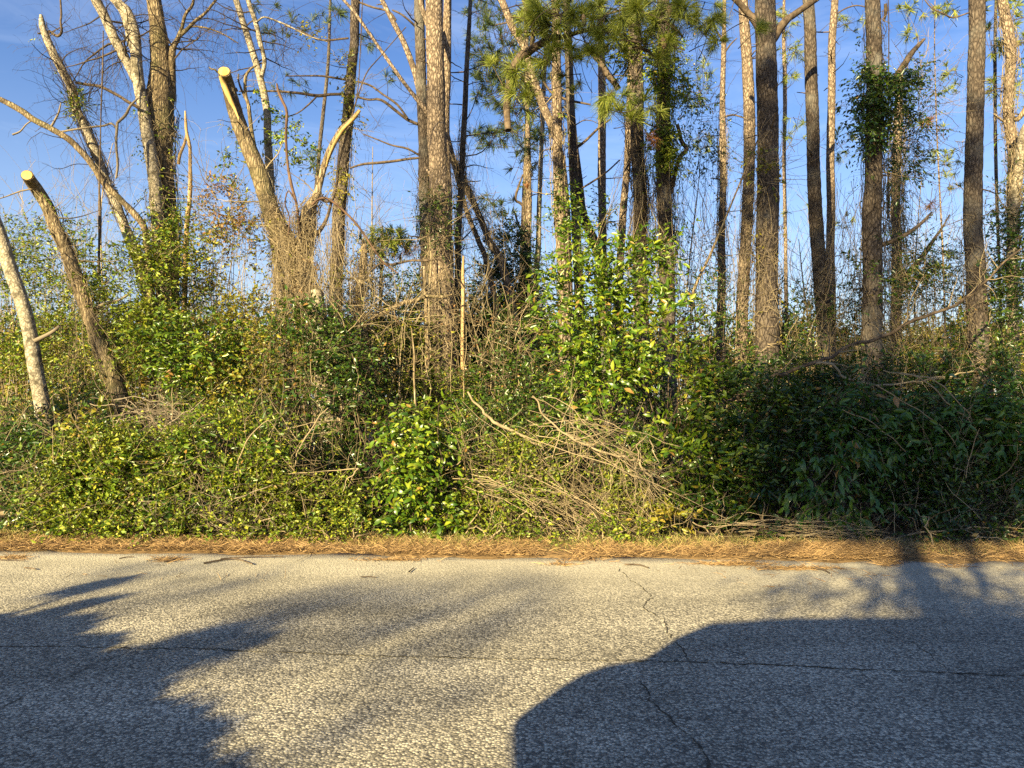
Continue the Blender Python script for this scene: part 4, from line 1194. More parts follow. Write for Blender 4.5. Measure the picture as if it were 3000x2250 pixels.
V, Fq, pp, tp = trunk(np.vstack([[*(P(2935, 1300, 13.5) * np.array([1, 1, 0])), .08], pline([(2930, 900, 9), (2918, 500, 9), (2915, 200, 9), (2920, -60, 7)], 13.5)]), sides=10)
MB().add((V, Fq)).build('trunk', M['pine_shaded'], pt6)
needle_part(pt6, [(2920, 120, 40, 70, 13.2, 10), (2985, 110, 30, 40, 13.2, 8), (2930, 250, 35, 30, 13.2, 8), (2985, 280, 25, 35, 13.2, 5), (2900, 20, 50, 25, 13.2, 6), (2990, 20, 40, 25, 13.2, 6)], 'needle', L=.2, n=40, width=.0055)
pt7 = thing('pine_tree', 'small sunlit pine top with browning tufts beyond the crooked limbs', 'pine tree', P(1130, 1300, 14.5) * np.array([1, 1, 0]))
V, Fq, pp, tp = trunk(np.vstack([[*(P(1110, 1300, 14.5) * np.array([1, 1, 0])), .1], pline([(1112, 1000, 12), (1115, 850, 10), (1120, 700, 8), (1120, 660, 4)], 14.5)]), sides=10)
MB().add((V, Fq)).build('trunk', M['pine'], pt7)
needle_part(pt7, [(1130, 710, 70, 40, 14.2, 30), (1085, 690, 40, 25, 14.2, 10), (1160, 700, 45, 35, 14.2, 12)], 'needle', L=.22, n=40, width=.006)
needle_part(pt7, [(1200, 720, 25, 30, 14.2, 8), (1165, 750, 25, 20, 14.2, 4)], 'needlebrown', L=.2, n=40, width=.0035, name='dead_needles')
needle_part(top, [(1545, 545, 1, 1, 11, 1), (1915, 400, 12, 24, 10.2, 3)], 'needlebrown', L=.18, n=40, width=.003, name='dead_needles')

# ------------------------------------------------------------------ undergrowth, back to front
# far woods: one mass of brush and evergreen beyond the trunks
def mass(name, ells, n, mat, L, Wd, stem='twig', bare=0, K=8, Ln=(.3, .8), gap=.40):
    o = shrub(name, '', ells, n, K=K, L=L, Wd=Wd, mat=mat, Ln=Ln, stems=2, bare=bare, gap=gap, stemmat=stem)
    del o['label'], o['category']
    return o


far = MB()
tb = MB()
for mat, name, n, yy, dd in (('dark', 'distant_woods', 9000, 1045, 24), ('yellow', 'dry_undergrowth', 5500, 1060, 18)):
    ells = [(x, yy + RG.uniform(-25, 35) + (25 if 2000 < x < 2600 else 0), dd + RG.uniform(-2, 3), 170, RG.uniform(90, 150), 1.5) for x in range(-300, 3400, 130)]
    S, U, E = blob_points(ells, n, .2, .38, 1.1)
    D = unit(U * .6 + RG.normal(size=U.shape) * .6 + UP * .3)
    tw, (B, Dl, N, LL, WW) = spray(S, D, RG.uniform(.4, 1.1, len(S)), 9, .17, .08, out=U)
    MB().add(leaf_geo(B, Dl, N, LL, WW, 'chip', .1)).build(name, M[mat], None, kind='stuff')
    tb.add(tubes(tw, np.broadcast_to(np.array([.006, .005, .005, .004, .003]), tw.shape[:2]), 3))
    x0 = RG.uniform(-13, 13, 400) * 1.3
    d0 = RG.uniform(16, 26, 400)
    s = np.linspace(0, 1, 9)
    Q = np.stack([x0, d0, x0 * 0], 1)[:, None] + np.cumsum(unit(UP + RG.normal(size=(400, 9, 3)) * .16), 1) * (RG.uniform(1.5, 6.6, 400) / 8)[:, None, None]
    R_ = RG.uniform(.005, .016, 400)[:, None] * (1 - .8 * s)[None]
    tb.add(tubes(Q, R_, 4))
    Q2, R2 = grow(Q, R_, 3400, .3, 1.2, up=.4, spread=.6, K=7, t0=.35, rmin=.0028)
    tb.add(tubes(Q2, R2, 3))
tb.build('bare_undergrowth', M['twig'], None, kind='stuff')

# second row, behind and between the trunks
S2 = dict(K=9, L=.06, Wd=.027, Ln=(.2, .5))
shrub('evergreen_shrub', 'leafy dark shrub behind the two leaning cut trunks at far left', [(60, 900, 11.5, 170, 190, 1.), (40, 1150, 11, 180, 190, .9)], 1000, mat='small', bare=20, **S2)
shrub('vine_thicket', 'vine thicket climbing behind the sawn leaning trunk at left', [(230, 830, 11.3, 80, 190, .6), (180, 740, 11.5, 80, 90, .5), (210, 1050, 11, 120, 180, .7)], 900, mat='small', bare=20, **S2)
shrub('dark_shrub', 'dark shaded shrub low between the two leaning cut trunks', [(260, 1230, 10.3, 120, 130, .5)], 420, mat='dark', bare=30, **S2)
shrub('vine_thicket', 'sunlit vines smothering the feet of the pale forked trees', [(430, 860, 10.3, 130, 170, .6), (540, 760, 10.7, 80, 150, .5), (350, 900, 10.5, 90, 130, .5), (480, 1010, 10.1, 130, 130, .5)], 1500, mat='small', bare=20, gap=.40, **S2)
shrub('fern_leaved_shrub', 'rich dark green shrub in front of the forked trees, left of the yellow vines', [(590, 1020, 9.6, 130, 100, .5), (610, 1100, 9.5, 110, 110, .4), (500, 980, 9.7, 70, 60, .3)], 520, K=11, L=.075, Wd=.03, mat='laurel', Ln=(.25, .5))
shrub('yellow_vine_thicket', 'yellowing vine curtain between the forked trees and the sawn trunk', [(700, 760, 10.6, 110, 170, .5), (740, 1020, 9.9, 110, 190, .5), (650, 640, 10.8, 70, 80, .4), (720, 1200, 9.4, 140, 110, .4)], 1150, K=8, L=.055, Wd=.03, mat='yellow', Ln=(.2, .5), bare=60, gap=.47)
shrub('evergreen_shrub', 'glossy shrub growing round the bases of the crooked stems', [(900, 1010, 9.5, 110, 130, .4), (1010, 1060, 9.4, 90, 120, .4), (960, 1160, 9.3, 120, 100, .4)], 820, K=9, L=.065, Wd=.028, mat='dark', Ln=(.2, .45), bare=30)
shrub('bramble_tangle', 'tan tangle of bare vine stems hanging round the broken trunk', [(1060, 830, 10.3, 90, 120, .4), (1000, 880, 10.2, 80, 100, .3), (1130, 1000, 9.9, 130, 120, .4), (880, 760, 10.1, 60, 160, .3)], 160, mat='yellow', bare=130, K=6, L=.04, Wd=.02, Ln=(.2, .4))
shrub('evergreen_shrub', 'dark shrub in shade behind the elbow limb, left of the largest pine', [(1150, 900, 12.6, 110, 120, .6), (1180, 1080, 12, 150, 160, .6), (1100, 820, 13, 60, 80, .5)], 1000, mat='dark', bare=20, **S2)
shrub('evergreen_shrub', 'small-leaved shrub around the foot of the largest pine', [(1330, 1180, 10.6, 150, 110, .5), (1200, 1210, 10.2, 130, 100, .4)], 800, mat='small', bare=40, K=9, L=.05, Wd=.022, Ln=(.2, .45))
shrub('cedar_tree', 'dark conical evergreen behind the leaning trunks, left of the tall laurel', [(1495, 740, 14.2, 55, 80, .5), (1490, 860, 14.2, 100, 120, .6), (1480, 1020, 14., 140, 150, .7)], 3200, cat='tree', mat='dark', K=9, L=.065, Wd=.028, Ln=(.25, .5), gap=.36)
shrub('dead_brush', 'bare dead twiggy brush with brown needles right of the slim snag', [(1440, 900, 11.2, 120, 80, .4), (1420, 1000, 11, 130, 80, .4), (1500, 1080, 10.5, 110, 90, .4)], 40, mat='brown', bare=130, K=5, L=.05, Wd=.02, Ln=(.2, .3))
shrub('dark_shrub', 'shaded shrub behind the brush pile, left of the tall laurel', [(1480, 1150, 10.4, 130, 130, .5), (1560, 1180, 9.9, 90, 110, .4)], 800, mat='dark', bare=50, **S2)
shrub('thin_shrub', 'sparse leafy shrub under the sky gap right of the stout forked pine', [(2330, 1010, 11.6, 90, 60, .4), (2310, 900, 12, 50, 80, .3), (2400, 960, 11.4, 60, 60, .3)], 330, mat='dark', bare=60, **S2)
shrub('dry_brush', 'sunlit tan brush and dry vines between the right-hand trunks', [(2480, 1050, 12.5, 120, 130, .6), (2720, 980, 13, 170, 140, .7), (2600, 1080, 12, 140, 90, .6)], 650, mat='yellow', bare=320, K=7, L=.05, Wd=.025, Ln=(.2, .5))
shrub('evergreen_shrub', 'leafy shrub between the dark right trunk and the kinked pine', [(2930, 760, 11.8, 70, 160, .5), (2960, 950, 11.3, 90, 160, .6), (2820, 930, 11.9, 60, 100, .4), (2990, 600, 12.2, 40, 110, .4)], 1300, mat='dark', bare=30, **S2)
shrub('evergreen_shrub', 'shaded leaves filling behind the droopy bush at right', [(2440, 1180, 10.2, 150, 110, .6), (2650, 1150, 10.3, 160, 110, .6), (2850, 1150, 10.2, 150, 130, .6), (2280, 1160, 10.2, 120, 130, .5)], 1900, mat='dark', bare=60, K=9, L=.07, Wd=.032, Ln=(.25, .5))

shrub('leafy_sapling', 'thin-leaved sapling filling the gap between the vine-ball pine and the lit-edge trunk', [(2700, 730, 12.6, 80, 90, .4), (2760, 850, 12.6, 80, 80, .4), (2660, 860, 12.8, 60, 70, .3)], 330, cat='sapling', mat='dark', bare=80, K=8, L=.055, Wd=.026, Ln=(.2, .45), gap=.47)
shrub('leafy_sapling', 'thin-leaved sapling left of the vine-ball pine', [(2500, 830, 11.7, 50, 90, .3), (2470, 940, 11.9, 50, 60, .3)], 200, cat='sapling', mat='dark', bare=70, K=8, L=.055, Wd=.026, Ln=(.2, .45), gap=.45)
shrub('leafy_sapling', 'airy leafy sapling behind the slim pine right of the tall laurel', [(2080, 900, 12.5, 90, 110, .4), (2150, 1000, 12, 90, 90, .4), (2020, 760, 12.7, 50, 80, .3)], 420, cat='sapling', mat='dark', bare=90, K=8, L=.055, Wd=.026, Ln=(.2, .45), gap=.45)
shrub('leafy_sapling', 'airy leafy sapling rising left of the second leaning cut trunk', [(90, 720, 11.8, 90, 80, .4), (40, 800, 11.6, 70, 80, .4)], 260, cat='sapling', mat='small', bare=50, K=8, L=.055, Wd=.026, Ln=(.2, .45), gap=.45)
shrub('leafy_sapling', 'sparse sapling with small leaves between forked trees and sawn trunk', [(590, 830, 11, 60, 90, .3), (640, 900, 10.6, 60, 70, .3)], 220, cat='sapling', mat='dark', bare=60, K=8, L=.05, Wd=.024, Ln=(.2, .45), gap=.45)
shrub('dark_shrub', 'dark shaded foliage behind the largest pine and the slim snag', [(1400, 1040, 12.6, 190, 170, .5), (1250, 1000, 12.8, 150, 170, .5), (1080, 1030, 12.4, 130, 140, .5), (1420, 1230, 11, 170, 110, .4)], 2600, mat='dark', K=9, L=.07, Wd=.032, Ln=(.2, .5), gap=.38)
shrub('bramble_tangle', 'tan dead bramble right of the crooked stems in front of the largest pine', [(1170, 1010, 10.2, 100, 120, .3), (1380, 1000, 10.2, 80, 110, .3)], 50, mat='brown', bare=60, K=5, L=.04, Wd=.02, Ln=(.2, .35))
shrub('evergreen_shrub', 'green shrub filling under the crooked limbs left of the largest pine', [(1090, 1080, 10.6, 120, 120, .4), (1200, 980, 11.4, 90, 110, .4)], 800, mat='small', K=9, L=.05, Wd=.024, Ln=(.2, .45), bare=30)

# climbing vines on trunks
vine('climbing_vine', 'big dark ball of vine leaves on the right-hand trunk with the broken bough', [(2575, 270, 10.85, 75, 75, .32), (2620, 250, 10.85, 50, 45, .25), (2545, 370, 10.8, 55, 60, .25)], 420, K=9, L=.075, Wd=.032, mat='dark', Ln=(.15, .4), gap=.3, hang=.4,
     stems=[[(2600, 420, 4), (2602, 330, 4), (2604, 100, 3), (2602, -10, 3)]], d=10.8, stemmat='twigdark')
vine('climbing_vine', 'ragged leafy vine curtain with dry sprays right of the vine ball', [(2680, 270, 11.6, 60, 60, .3), (2660, 390, 11.6, 50, 90, .3), (2640, 500, 11.8, 45, 80, .3), (2690, 200, 11.6, 40, 25, .2)], 230, K=8, L=.065, Wd=.028, mat='dark', Ln=(.15, .4), hang=.5, bare=160, gap=.42, stemmat='twig')
vine('climbing_vine', 'vine leaves low on the vine-ball trunk', [(2520, 850, 10.8, 40, 90, .2), (2555, 830, 10.7, 40, 60, .2), (2585, 760, 10.8, 40, 60, .2), (2680, 800, 13, 60, 60, .3)], 260, K=8, L=.07, Wd=.03, mat='dark', Ln=(.15, .4), hang=.4, stemmat='twigdark')
vine('climbing_vine', 'bright green vine on the dark pine under the overhanging bough', [(1945, 180, 11.3, 45, 70, .2), (1955, 260, 11.2, 50, 60, .2), (1870, 200, 11.3, 60, 60, .25), (1810, 150, 11, 45, 35, .2), (1945, 420, 11.4, 35, 60, .15), (1960, 480, 11.4, 30, 50, .15)], 480, K=8, L=.07, Wd=.03, mat='small', Ln=(.12, .35), gap=.36, hang=.3)
vine('climbing_vine', 'dark hanging vine foliage right of the bright vine-clothed pine', [(2030, 200, 12, 50, 120, .3), (2010, 330, 12, 40, 70, .2), (2080, 330, 12.5, 40, 80, .2), (2050, 460, 12.5, 60, 60, .3)], 300, K=8, L=.05, Wd=.024, mat='dark', Ln=(.15, .4), hang=.5, stemmat='twigdark', bare=60)
vine('climbing_vine', 'clump of vine leaves on the dead leaning tree with the broken top', [(224, 318, 10.7, 18, 32, .1), (243, 300, 10.6, 18, 24, .1)], 40, K=7, L=.05, Wd=.024, mat='small', Ln=(.08, .2), gap=.2, bare=60, stemmat='twigdark')
vine('climbing_vine', 'leafy vine on the pale twin-stemmed tree', [(800, 380, 10.5, 22, 50, .12), (840, 400, 10.5, 35, 35, .15), (775, 300, 10.5, 15, 40, .1), (690, 470, 10.4, 18, 90, .12), (900, 460, 10.5, 30, 40, .2)], 120, K=7, L=.06, Wd=.03, mat='small', Ln=(.1, .3), gap=.3, hang=.4)
vine('climbing_vine', 'thin pale-leaved vine on the straight pine behind the crooked stem', [(1000, 540, 12.7, 22, 50, .15), (1030, 320, 12.8, 22, 80, .15), (1020, 200, 12.8, 20, 40, .15), (912, 95, 12, 22, 28, .15)], 130, K=7, L=.06, Wd=.03, mat='yellow', Ln=(.1, .3), gap=.3, hang=.4)
vine('climbing_vine', 'dark creeper tuft halfway up the largest pine', [(1290, 600, 11.15, 50, 35, .1), (1255, 620, 11.1, 25, 60, .1), (1300, 690, 11.15, 30, 50, .1)], 110, K=7, L=.05, Wd=.022, mat='dark', Ln=(.1, .25), gap=.3, bare=40, hang=.3, stems=[[(1262, 1050, 5), (1257, 900, 5), (1262, 760, 5), (1255, 650, 4), (1258, 560, 3)]], d=11.1)
vine('climbing_vine', 'leafy sprig climbing the sunlit vine-laced pine at centre', [(1660, 640, 11.8, 45, 60, .15), (1690, 690, 11.6, 40, 50, .2), (1645, 560, 11.9, 25, 50, .1)], 130, K=8, L=.07, Wd=.03, mat='laurel', Ln=(.12, .35), gap=.3)
vine('climbing_vine', 'leaf sprig at the middle of the spiralled medium pine', [(1770, 620, 13.8, 30, 60, .15), (1765, 800, 13.8, 30, 60, .15)], 70, K=8, L=.07, Wd=.03, mat='laurel', Ln=(.12, .35), gap=.3)
vine('climbing_vine', 'dry brown-leaved vine hanging left of the sawn leaning trunk', [(660, 600, 10.4, 50, 70, .3), (710, 680, 10.3, 50, 60, .2), (620, 560, 10.6, 40, 40, .2)], 130, K=6, L=.05, Wd=.03, mat='brown', Ln=(.15, .35), gap=.4, bare=60, hang=.4)
vine('climbing_vine', 'yellow-leaved creeper low on the stout forked pine', [(2240, 520, 10.6, 60, 30, .1), (2210, 470, 10.6, 30, 50, .1)], 30, K=6, L=.06, Wd=.04, mat='yellow', Ln=(.1, .3), gap=.2, bare=50, hang=.4)


def hanging(name, label, x0, x1, y0, y1, d, n, mat='twig', l0=.8, l1=3., rad=.004):
    """A curtain of thin dry vine stems, hung from above."""
    root = thing(name, label, 'vine', P((x0 + x1) / 2, y0, d))
    st = np.array([P(RG.uniform(x0, x1), RG.uniform(y0, y0 + (y1 - y0) * .5), d + RG.normal() * .3) for _ in range(n)])
    K = 14
    s = np.linspace(0, 1, K)
    ln = RG.uniform(l0, l1, n)
    turn = np.cumsum(RG.normal(size=(n, K, 3)) * .13, 1) * np.array([1, .8, .2])
    dirs = unit(-UP + turn)
    Q = st[:, None] + np.cumsum(dirs * (ln / K)[:, None, None], 1)
    Q[..., 2] = np.maximum(Q[..., 2], .05)
    Rr = np.broadcast_to(RG.uniform(.5, 1, (n, 1)) * rad, (n, K))
    tb = MB().add(tubes(Q, Rr, 3)).add(tubes(*grow(Q, Rr, n * 3, .1, .5, up=-.2, wig=.25, K=7, droop=.5, rmin=.0014), sides=3))
    tb.build('stems', M[mat], root, kind='stuff')
    return root


hanging('hanging_vines', 'dry vine strings hanging between the dark vine-hung trunk and the vine-clothed pine', 1830, 1990, 330, 800, 11.8, 70)
hanging('hanging_vines', 'loose vine strings in the sky gap right of the vine-clothed pine', 1990, 2120, 380, 900, 12, 34, 'twigdark')
hanging('hanging_vines', 'dry strings of vine left of the vine-ball trunk', 2440, 2560, 480, 1000, 11.5, 60)
hanging('hanging_vines', 'pale vine strings over the vine-tangled trunk behind the vine ball', 2580, 2680, 400, 1000, 12.8, 60)
hanging('hanging_vines', 'tan vine strings wrapping the stout forked pine low down', 2195, 2290, 620, 950, 10.7, 16, l0=.5, l1=1.6)
hanging('hanging_vines', 'matted tan vine strings wrapping the crooked and sawn trunks', 800, 990, 620, 1050, 9.85, 150, l0=.5, l1=2.)
hanging('hanging_vines', 'thin dark vine strings dangling between the forked trees at left', 240, 560, 60, 500, 10.4, 16, 'twigdark', rad=.0025)
hanging('hanging_vines', 'pale vine strings hanging from the second leaning cut trunk', 215, 260, 820, 1050, 9.6, 22, l0=.8, l1=1.8, rad=.003)
hanging('hanging_vines', 'thin tangled vine strings right of the largest pine', 1310, 1440, 420, 800, 12.6, 60, l0=.4, l1=1.8, rad=.003)


def cling(label, key, y0, y1, n, mat='twig', leaves=0, leafmat_='small', rad=.005, spread=.03):
    """Dry vine stems hugging a trunk between two heights in the photo."""
    p = next(v for k, v in PATHS.items() if k.startswith(key))
    d = p[:, 1].mean()
    za, zb = P(1500, y1, d)[2], P(1500, y0, d)[2]
    p = p[(p[:, 2] >= za) & (p[:, 2] <= zb)]
    if len(p) < 6:
        return
    K = 22
    a0 = RG.uniform(0, 2 * math.pi, n)
    lo = RG.uniform(0, .7, n)
    hi = np.minimum(1, lo + RG.uniform(.15, .6, n))
    t = (lo[:, None] + (hi - lo)[:, None] * np.linspace(0, 1, K)[None]) * (len(p) - 1)
    i = t.astype(int)
    C, r = p[i, :3], p[i, 3]
    ang = a0[:, None] + np.cumsum(RG.normal(size=(n, K)) * .3, 1)
    off = r * 1.08 + .008 + np.abs(np.cumsum(RG.normal(size=(n, K)), 1)) * spread * .25
    Q = C + np.stack([np.cos(ang) * off, np.sin(ang) * off, RG.normal(size=(n, K)) * .01], -1)
    R_ = np.broadcast_to(RG.uniform(.35, 1, (n, 1)) * rad, (n, K))
    root = thing('clinging_vine', label, 'vine', p[0, :3])
    tb = MB().add(tubes(Q, R_, 4))
    c = grow(Q, R_, n * 3, .08, .4, up=-.15, wig=.3, K=7, droop=.4, rmin=.0016)
    tb.add(tubes(*c, sides=3)).build('stems', M[mat], root, kind='stuff')
    if leaves:
        j = RG.integers(0, n, leaves)
        k = RG.integers(0, K, leaves)
        U = unit(Q[j, k] - C[j, k])
        tw, (B, Dl, N, LL, WW) = spray(Q[j, k], U + RG.normal(size=U.shape) * .5, RG.uniform(.08, .22, leaves), 6, .05, .026, out=U, hang=.4)
        MB().add(leaf_geo(B, Dl, N, LL, WW, 'chip', .1)).build('foliage', M[leafmat_], root, kind='stuff')


cling('matted dry vines wrapped round the lower half of the sawn leaning trunk', 'thick leaning trunk', 560, 1000, 120, leaves=20, leafmat_='yellow')
cling('tan tangle of vines wrapped round the crooked split stem', 'crooked dark', 560, 1000, 120, rad=.006, spread=.06, leaves=14, leafmat_='brown')
cling('dry vines on the broken trunk stub behind the crooked limbs', 'broken vine-draped', 720, 1050, 90, spread=.1)
cling('thin vines and leaves on the pine behind the crooked stem', 'straight pine with dark', 380, 950, 40, leaves=50, leafmat_='yellow')
cling('dry vines netting the lower largest pine', 'largest pine', 560, 1080, 44, leaves=40, leafmat_='dark')
cling('vines netting the dark twin of the largest pine', 'dark shaded pine trunk', 500, 1000, 30, 'twigdark', leaves=30, leafmat_='dark')
cling('pale vine spiral on the sunlit pine at centre', 'sunlit pine trunk laced', 200, 900, 34, leaves=24)
cling('shaggy dry vines coating the dark vine-hung trunk', 'dark trunk hung with strings', 330, 900, 110, 'twigdark', spread=.06)
cling('shaggy vines and leaves low on the bright vine-clothed pine', 'dark pine clothed', 60, 900, 90, 'twigdark', leaves=150, spread=.05)
cling('tan vines coating the lower stout forked pine', 'stout dark trunk', 620, 1080, 34, leaves=24, leafmat_='yellow')
cling('dry vines on the sunlit scaly trunk beside the stout one', 'sunlit scaly trunk standing', 450, 900, 40, leaves=10, leafmat_='brown')
cling('thin vines on the slim dark pine right of the tall laurel', 'slim dark pine between', 330, 900, 50, leaves=50, leafmat_='dark')
cling('thick mat of vines and leaves on the pale vine-tangled trunk', 'pale vine-tangled', 330, 950, 120, leaves=150, leafmat_='dark', spread=.08)
cling('thin vines on the vine-ball trunk above and below the ball', 'dark trunk carrying', 20, 1050, 44, 'twigdark', leaves=70, leafmat_='dark')
cling('vines hugging the dark left-leaning trunk low down', 'dark trunk leaning left', 640, 960, 14)
cling('leafy vines on the second leaning cut trunk', 'leaning trunk sawn off', 560, 1200, 26, leaves=70)
cling('vines on the dead leaning tree with the broken top', 'thin dead leaning', 60, 800, 40, 'twigdark', leaves=16)
cling('leafy vines climbing the pale mottled forked tree', 'tall pale mottled', 560, 1150, 60, leaves=220)
cling('leafy vines climbing the stout grey forked tree', 'stout rough grey', 260, 1000, 90, leaves=200)
cling('vines on the slender twin-stemmed pale tree', 'slender smooth pale', 420, 1150, 50, leaves=40, leafmat_='yellow')
cling('vines over the leaning trunks right of the largest pine', 'leaning trunk propped', 420, 790, 50, spread=.08)
cling('vines netting the right-hand dark trunk with the lit edge', 'tall dark trunk lit', 620, 1100, 34, leaves=30, leafmat_='dark')
cling('leafy vines on the kinked far-right pine', 'sunlit kinked', 20, 640, 40, leaves=20)
cling('leafy vines round the pale forked trunk at far right', 'pale smooth trunk with', 400, 980, 40, leaves=90, leafmat_='dark')
cling('vine on the left of the slim pair near the centre', 'slim tree with flaking bark, left', 350, 880, 24, leaves=30, leafmat_='dark')
cling('vines on the slim dark trunk right of the largest pine', 'slim dark trunk of uneven', 300, 920, 40)

# fine bare saplings seen against the sky
def sapling(label, pix, d, n1, n2, mat='twig'):
    q = pline(pix, d)
    root = thing('bare_sapling', label, 'sapling', q[-1][:3])
    p = resample(catmull(q[::-1], .1), 14)
    Pa, Ra = p[None, :, :3], p[None, :, 3]
    tb = MB().add(tubes(Pa, Ra, 6))
    c = grow(Pa, Ra, n1, .4, 1.2, up=.5, spread=.7, wig=.1, K=8, t0=.25, rmin=.003)
    tb.add(tubes(*c, sides=3)).add(tubes(*grow(*c, n2, .2, .7, up=.3, spread=.6, wig=.12, K=7, rmin=.002), sides=3))
    tb.build('stems', M[mat], root)


sapling('leafless sapling with a fan of fine twigs left of the largest pine', [(1092, 430, 2), (1091, 520, 3), (1090, 620, 4), (1090, 700, 5), (1088, 900, 6)], 15, 16, 90)
sapling('leafless sapling in the sky gap between the stout pine and the dark left-leaning trunk', [(2340, 700, 2), (2350, 800, 4), (2362, 900, 5), (2375, 1000, 7), (2380, 1100, 8)], 13, 16, 90)
sapling('spindly leafless sapling right of the vine-clothed pine', [(2050, 500, 2), (2040, 600, 3), (2020, 760, 4), (2010, 900, 5)], 13.5, 14, 70)
sapling('leafless sapling behind the dry brush near the right-hand trunks', [(2700, 520, 2), (2690, 640, 3), (2680, 800, 4), (2680, 960, 5)], 14, 16, 90)
sapling('leafless sapling beside the slanting limb at left', [(330, 420, 2), (300, 560, 3), (296, 700, 4), (300, 850, 5)], 12, 12, 60)

# ------------------------------------------------------------------ front row of bushes
shrub('vine_mound', 'shaded leafy mound at the lower left corner beside the road', [(60, 1560, 7.57, 120, 26, .14), (60, 1380, 8.7, 140, 120, .5), (170, 1470, 8.3, 110, 100, .35), (70, 1530, 8.6, 110, 45, .4)], 900, K=8, L=.065, Wd=.03, mat='dark', Ln=(.15, .4), bare=70)
shrub('vine_mound', 'sunlit vine mound left of centre below the second leaning cut trunk', [(260, 1555, 7.52, 120, 30, .15), (440, 1558, 7.50, 120, 26, .14), (330, 1400, 8.25, 190, 150, .5), (240, 1480, 8.0, 140, 95, .35), (440, 1480, 8.0, 150, 95, .35)], 3300, K=9, L=.047, Wd=.025, mat='small', Ln=(.14, .38), bare=70, gap=.44, gapf=3.4, hollow=.30)
shrub('vine_mound', 'tallest sunlit vine mound below the sawn leaning trunk', [(620, 1556, 7.50, 130, 28, .15), (800, 1558, 7.47, 110, 28, .14), (640, 1340, 8.3, 170, 160, .5), (600, 1470, 8.0, 170, 100, .35), (760, 1460, 8.0, 150, 110, .35)], 3600, K=9, L=.046, Wd=.024, mat='small', Ln=(.14, .38), bare=70, gap=.44, gapf=3.4, hollow=.30)
shrub('vine_mound', 'sunlit vine mound left of the bright front laurel bush', [(940, 1560, 7.44, 100, 26, .14), (1080, 1558, 7.44, 80, 26, .12), (900, 1390, 8.3, 150, 130, .45), (900, 1490, 8.05, 150, 85, .35), (1030, 1460, 8.2, 90, 110, .35)], 2700, K=9, L=.044, Wd=.022, mat='small', Ln=(.14, .36), bare=50, gap=.44, gapf=3.4, hollow=.30)
shrub('laurel_bush', 'bright green laurel bush at the road edge left of the brush pile', [(1245, 1250, 7.95, 75, 65, .2), (1215, 1330, 7.9, 100, 90, .28), (1230, 1430, 7.85, 115, 90, .3), (1270, 1520, 7.85, 110, 55, .28), (1175, 1545, 7.75, 70, 28, .2)], 360, K=9, L=.078, Wd=.034, mat='laurel', Ln=(.18, .34), shape='leaf', gap=.25, objects=300, stems=3, stemmat='twigdark', hang=.2, jit=.3)
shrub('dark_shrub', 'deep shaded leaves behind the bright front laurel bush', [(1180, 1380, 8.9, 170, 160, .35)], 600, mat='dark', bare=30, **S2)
shrub('vine_mound', 'brush-covered vine mound right of the bright front laurel bush', [(1450, 1562, 7.42, 110, 26, .14), (1620, 1560, 7.42, 120, 26, .13), (1800, 1568, 7.40, 120, 24, .12), (1530, 1400, 8.3, 190, 130, .5), (1700, 1450, 8.1, 170, 110, .4), (1480, 1500, 8.0, 150, 80, .35), (1830, 1520, 8.0, 110, 60, .3)], 2700, K=8, L=.043, Wd=.021, mat='small', Ln=(.14, .36), bare=150, gap=.43)
shrub('tall_laurel', 'tall glossy laurel rising over the brush, right of centre', [(1720, 880, 9.3, 150, 120, .4), (1850, 850, 9.4, 130, 130, .4), (1700, 740, 9.5, 80, 70, .3), (1870, 730, 9.6, 90, 60, .3), (1780, 1030, 8.9, 190, 130, .45), (1930, 1010, 9.0, 110, 140, .4), (1840, 1190, 8.6, 190, 130, .4), (2000, 1180, 8.7, 100, 140, .35), (1640, 720, 9.6, 60, 40, .2), (1960, 1360, 8.4, 110, 110, .35)],
      1250, K=10, L=.088, Wd=.034, mat='laurel', Ln=(.22, .45), shape='leaf', gap=.40, objects=300, stems=3, stemmat='limb', jit=.3, lean=.6, gapf=2.2)
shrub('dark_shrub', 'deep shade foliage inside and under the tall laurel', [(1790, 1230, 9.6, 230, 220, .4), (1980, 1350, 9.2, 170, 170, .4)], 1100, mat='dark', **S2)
shrub('laurel_bush', 'shaded laurel with some sunlit sprays right of the tall laurel', [(2130, 1566, 7.42, 140, 26, .14), (2150, 1200, 8.8, 110, 130, .4), (2160, 1360, 8.5, 130, 130, .4), (2120, 1480, 8.3, 130, 80, .35), (2290, 1260, 8.8, 100, 130, .4)], 800, K=9, L=.08, Wd=.033, mat='dark', Ln=(.2, .42), shape='leaf', gap=.36, stems=3, stemmat='limb', bare=40)
shrub('droopy_bush', 'bush with long drooping glossy leaves at the roadside, right of centre', [(2440, 1400, 7.95, 90, 90, .25), (2390, 1490, 7.85, 110, 70, .25), (2490, 1510, 7.8, 80, 60, .2), (2480, 1340, 8.05, 40, 50, .15)], 80, K=9, L=.115, Wd=.042, mat='broad', Ln=(.3, .5), shape='leaf', gap=.2, objects=300, stems=2, stemmat='twig', hang=.75, droop=.45, jit=.22, lean=.5)
shrub('evergreen_shrub', 'broad dark leaves overhanging the shaded hollow at right', [(2620, 1290, 8.7, 150, 110, .4), (2800, 1260, 8.6, 140, 120, .4), (2960, 1280, 8.4, 100, 140, .4), (2480, 1250, 8.8, 110, 90, .35)], 760, K=9, L=.105, Wd=.04, mat='broad', Ln=(.25, .5), shape='leaf', gap=.34, stems=3, stemmat='limb', hang=.45, bare=40)
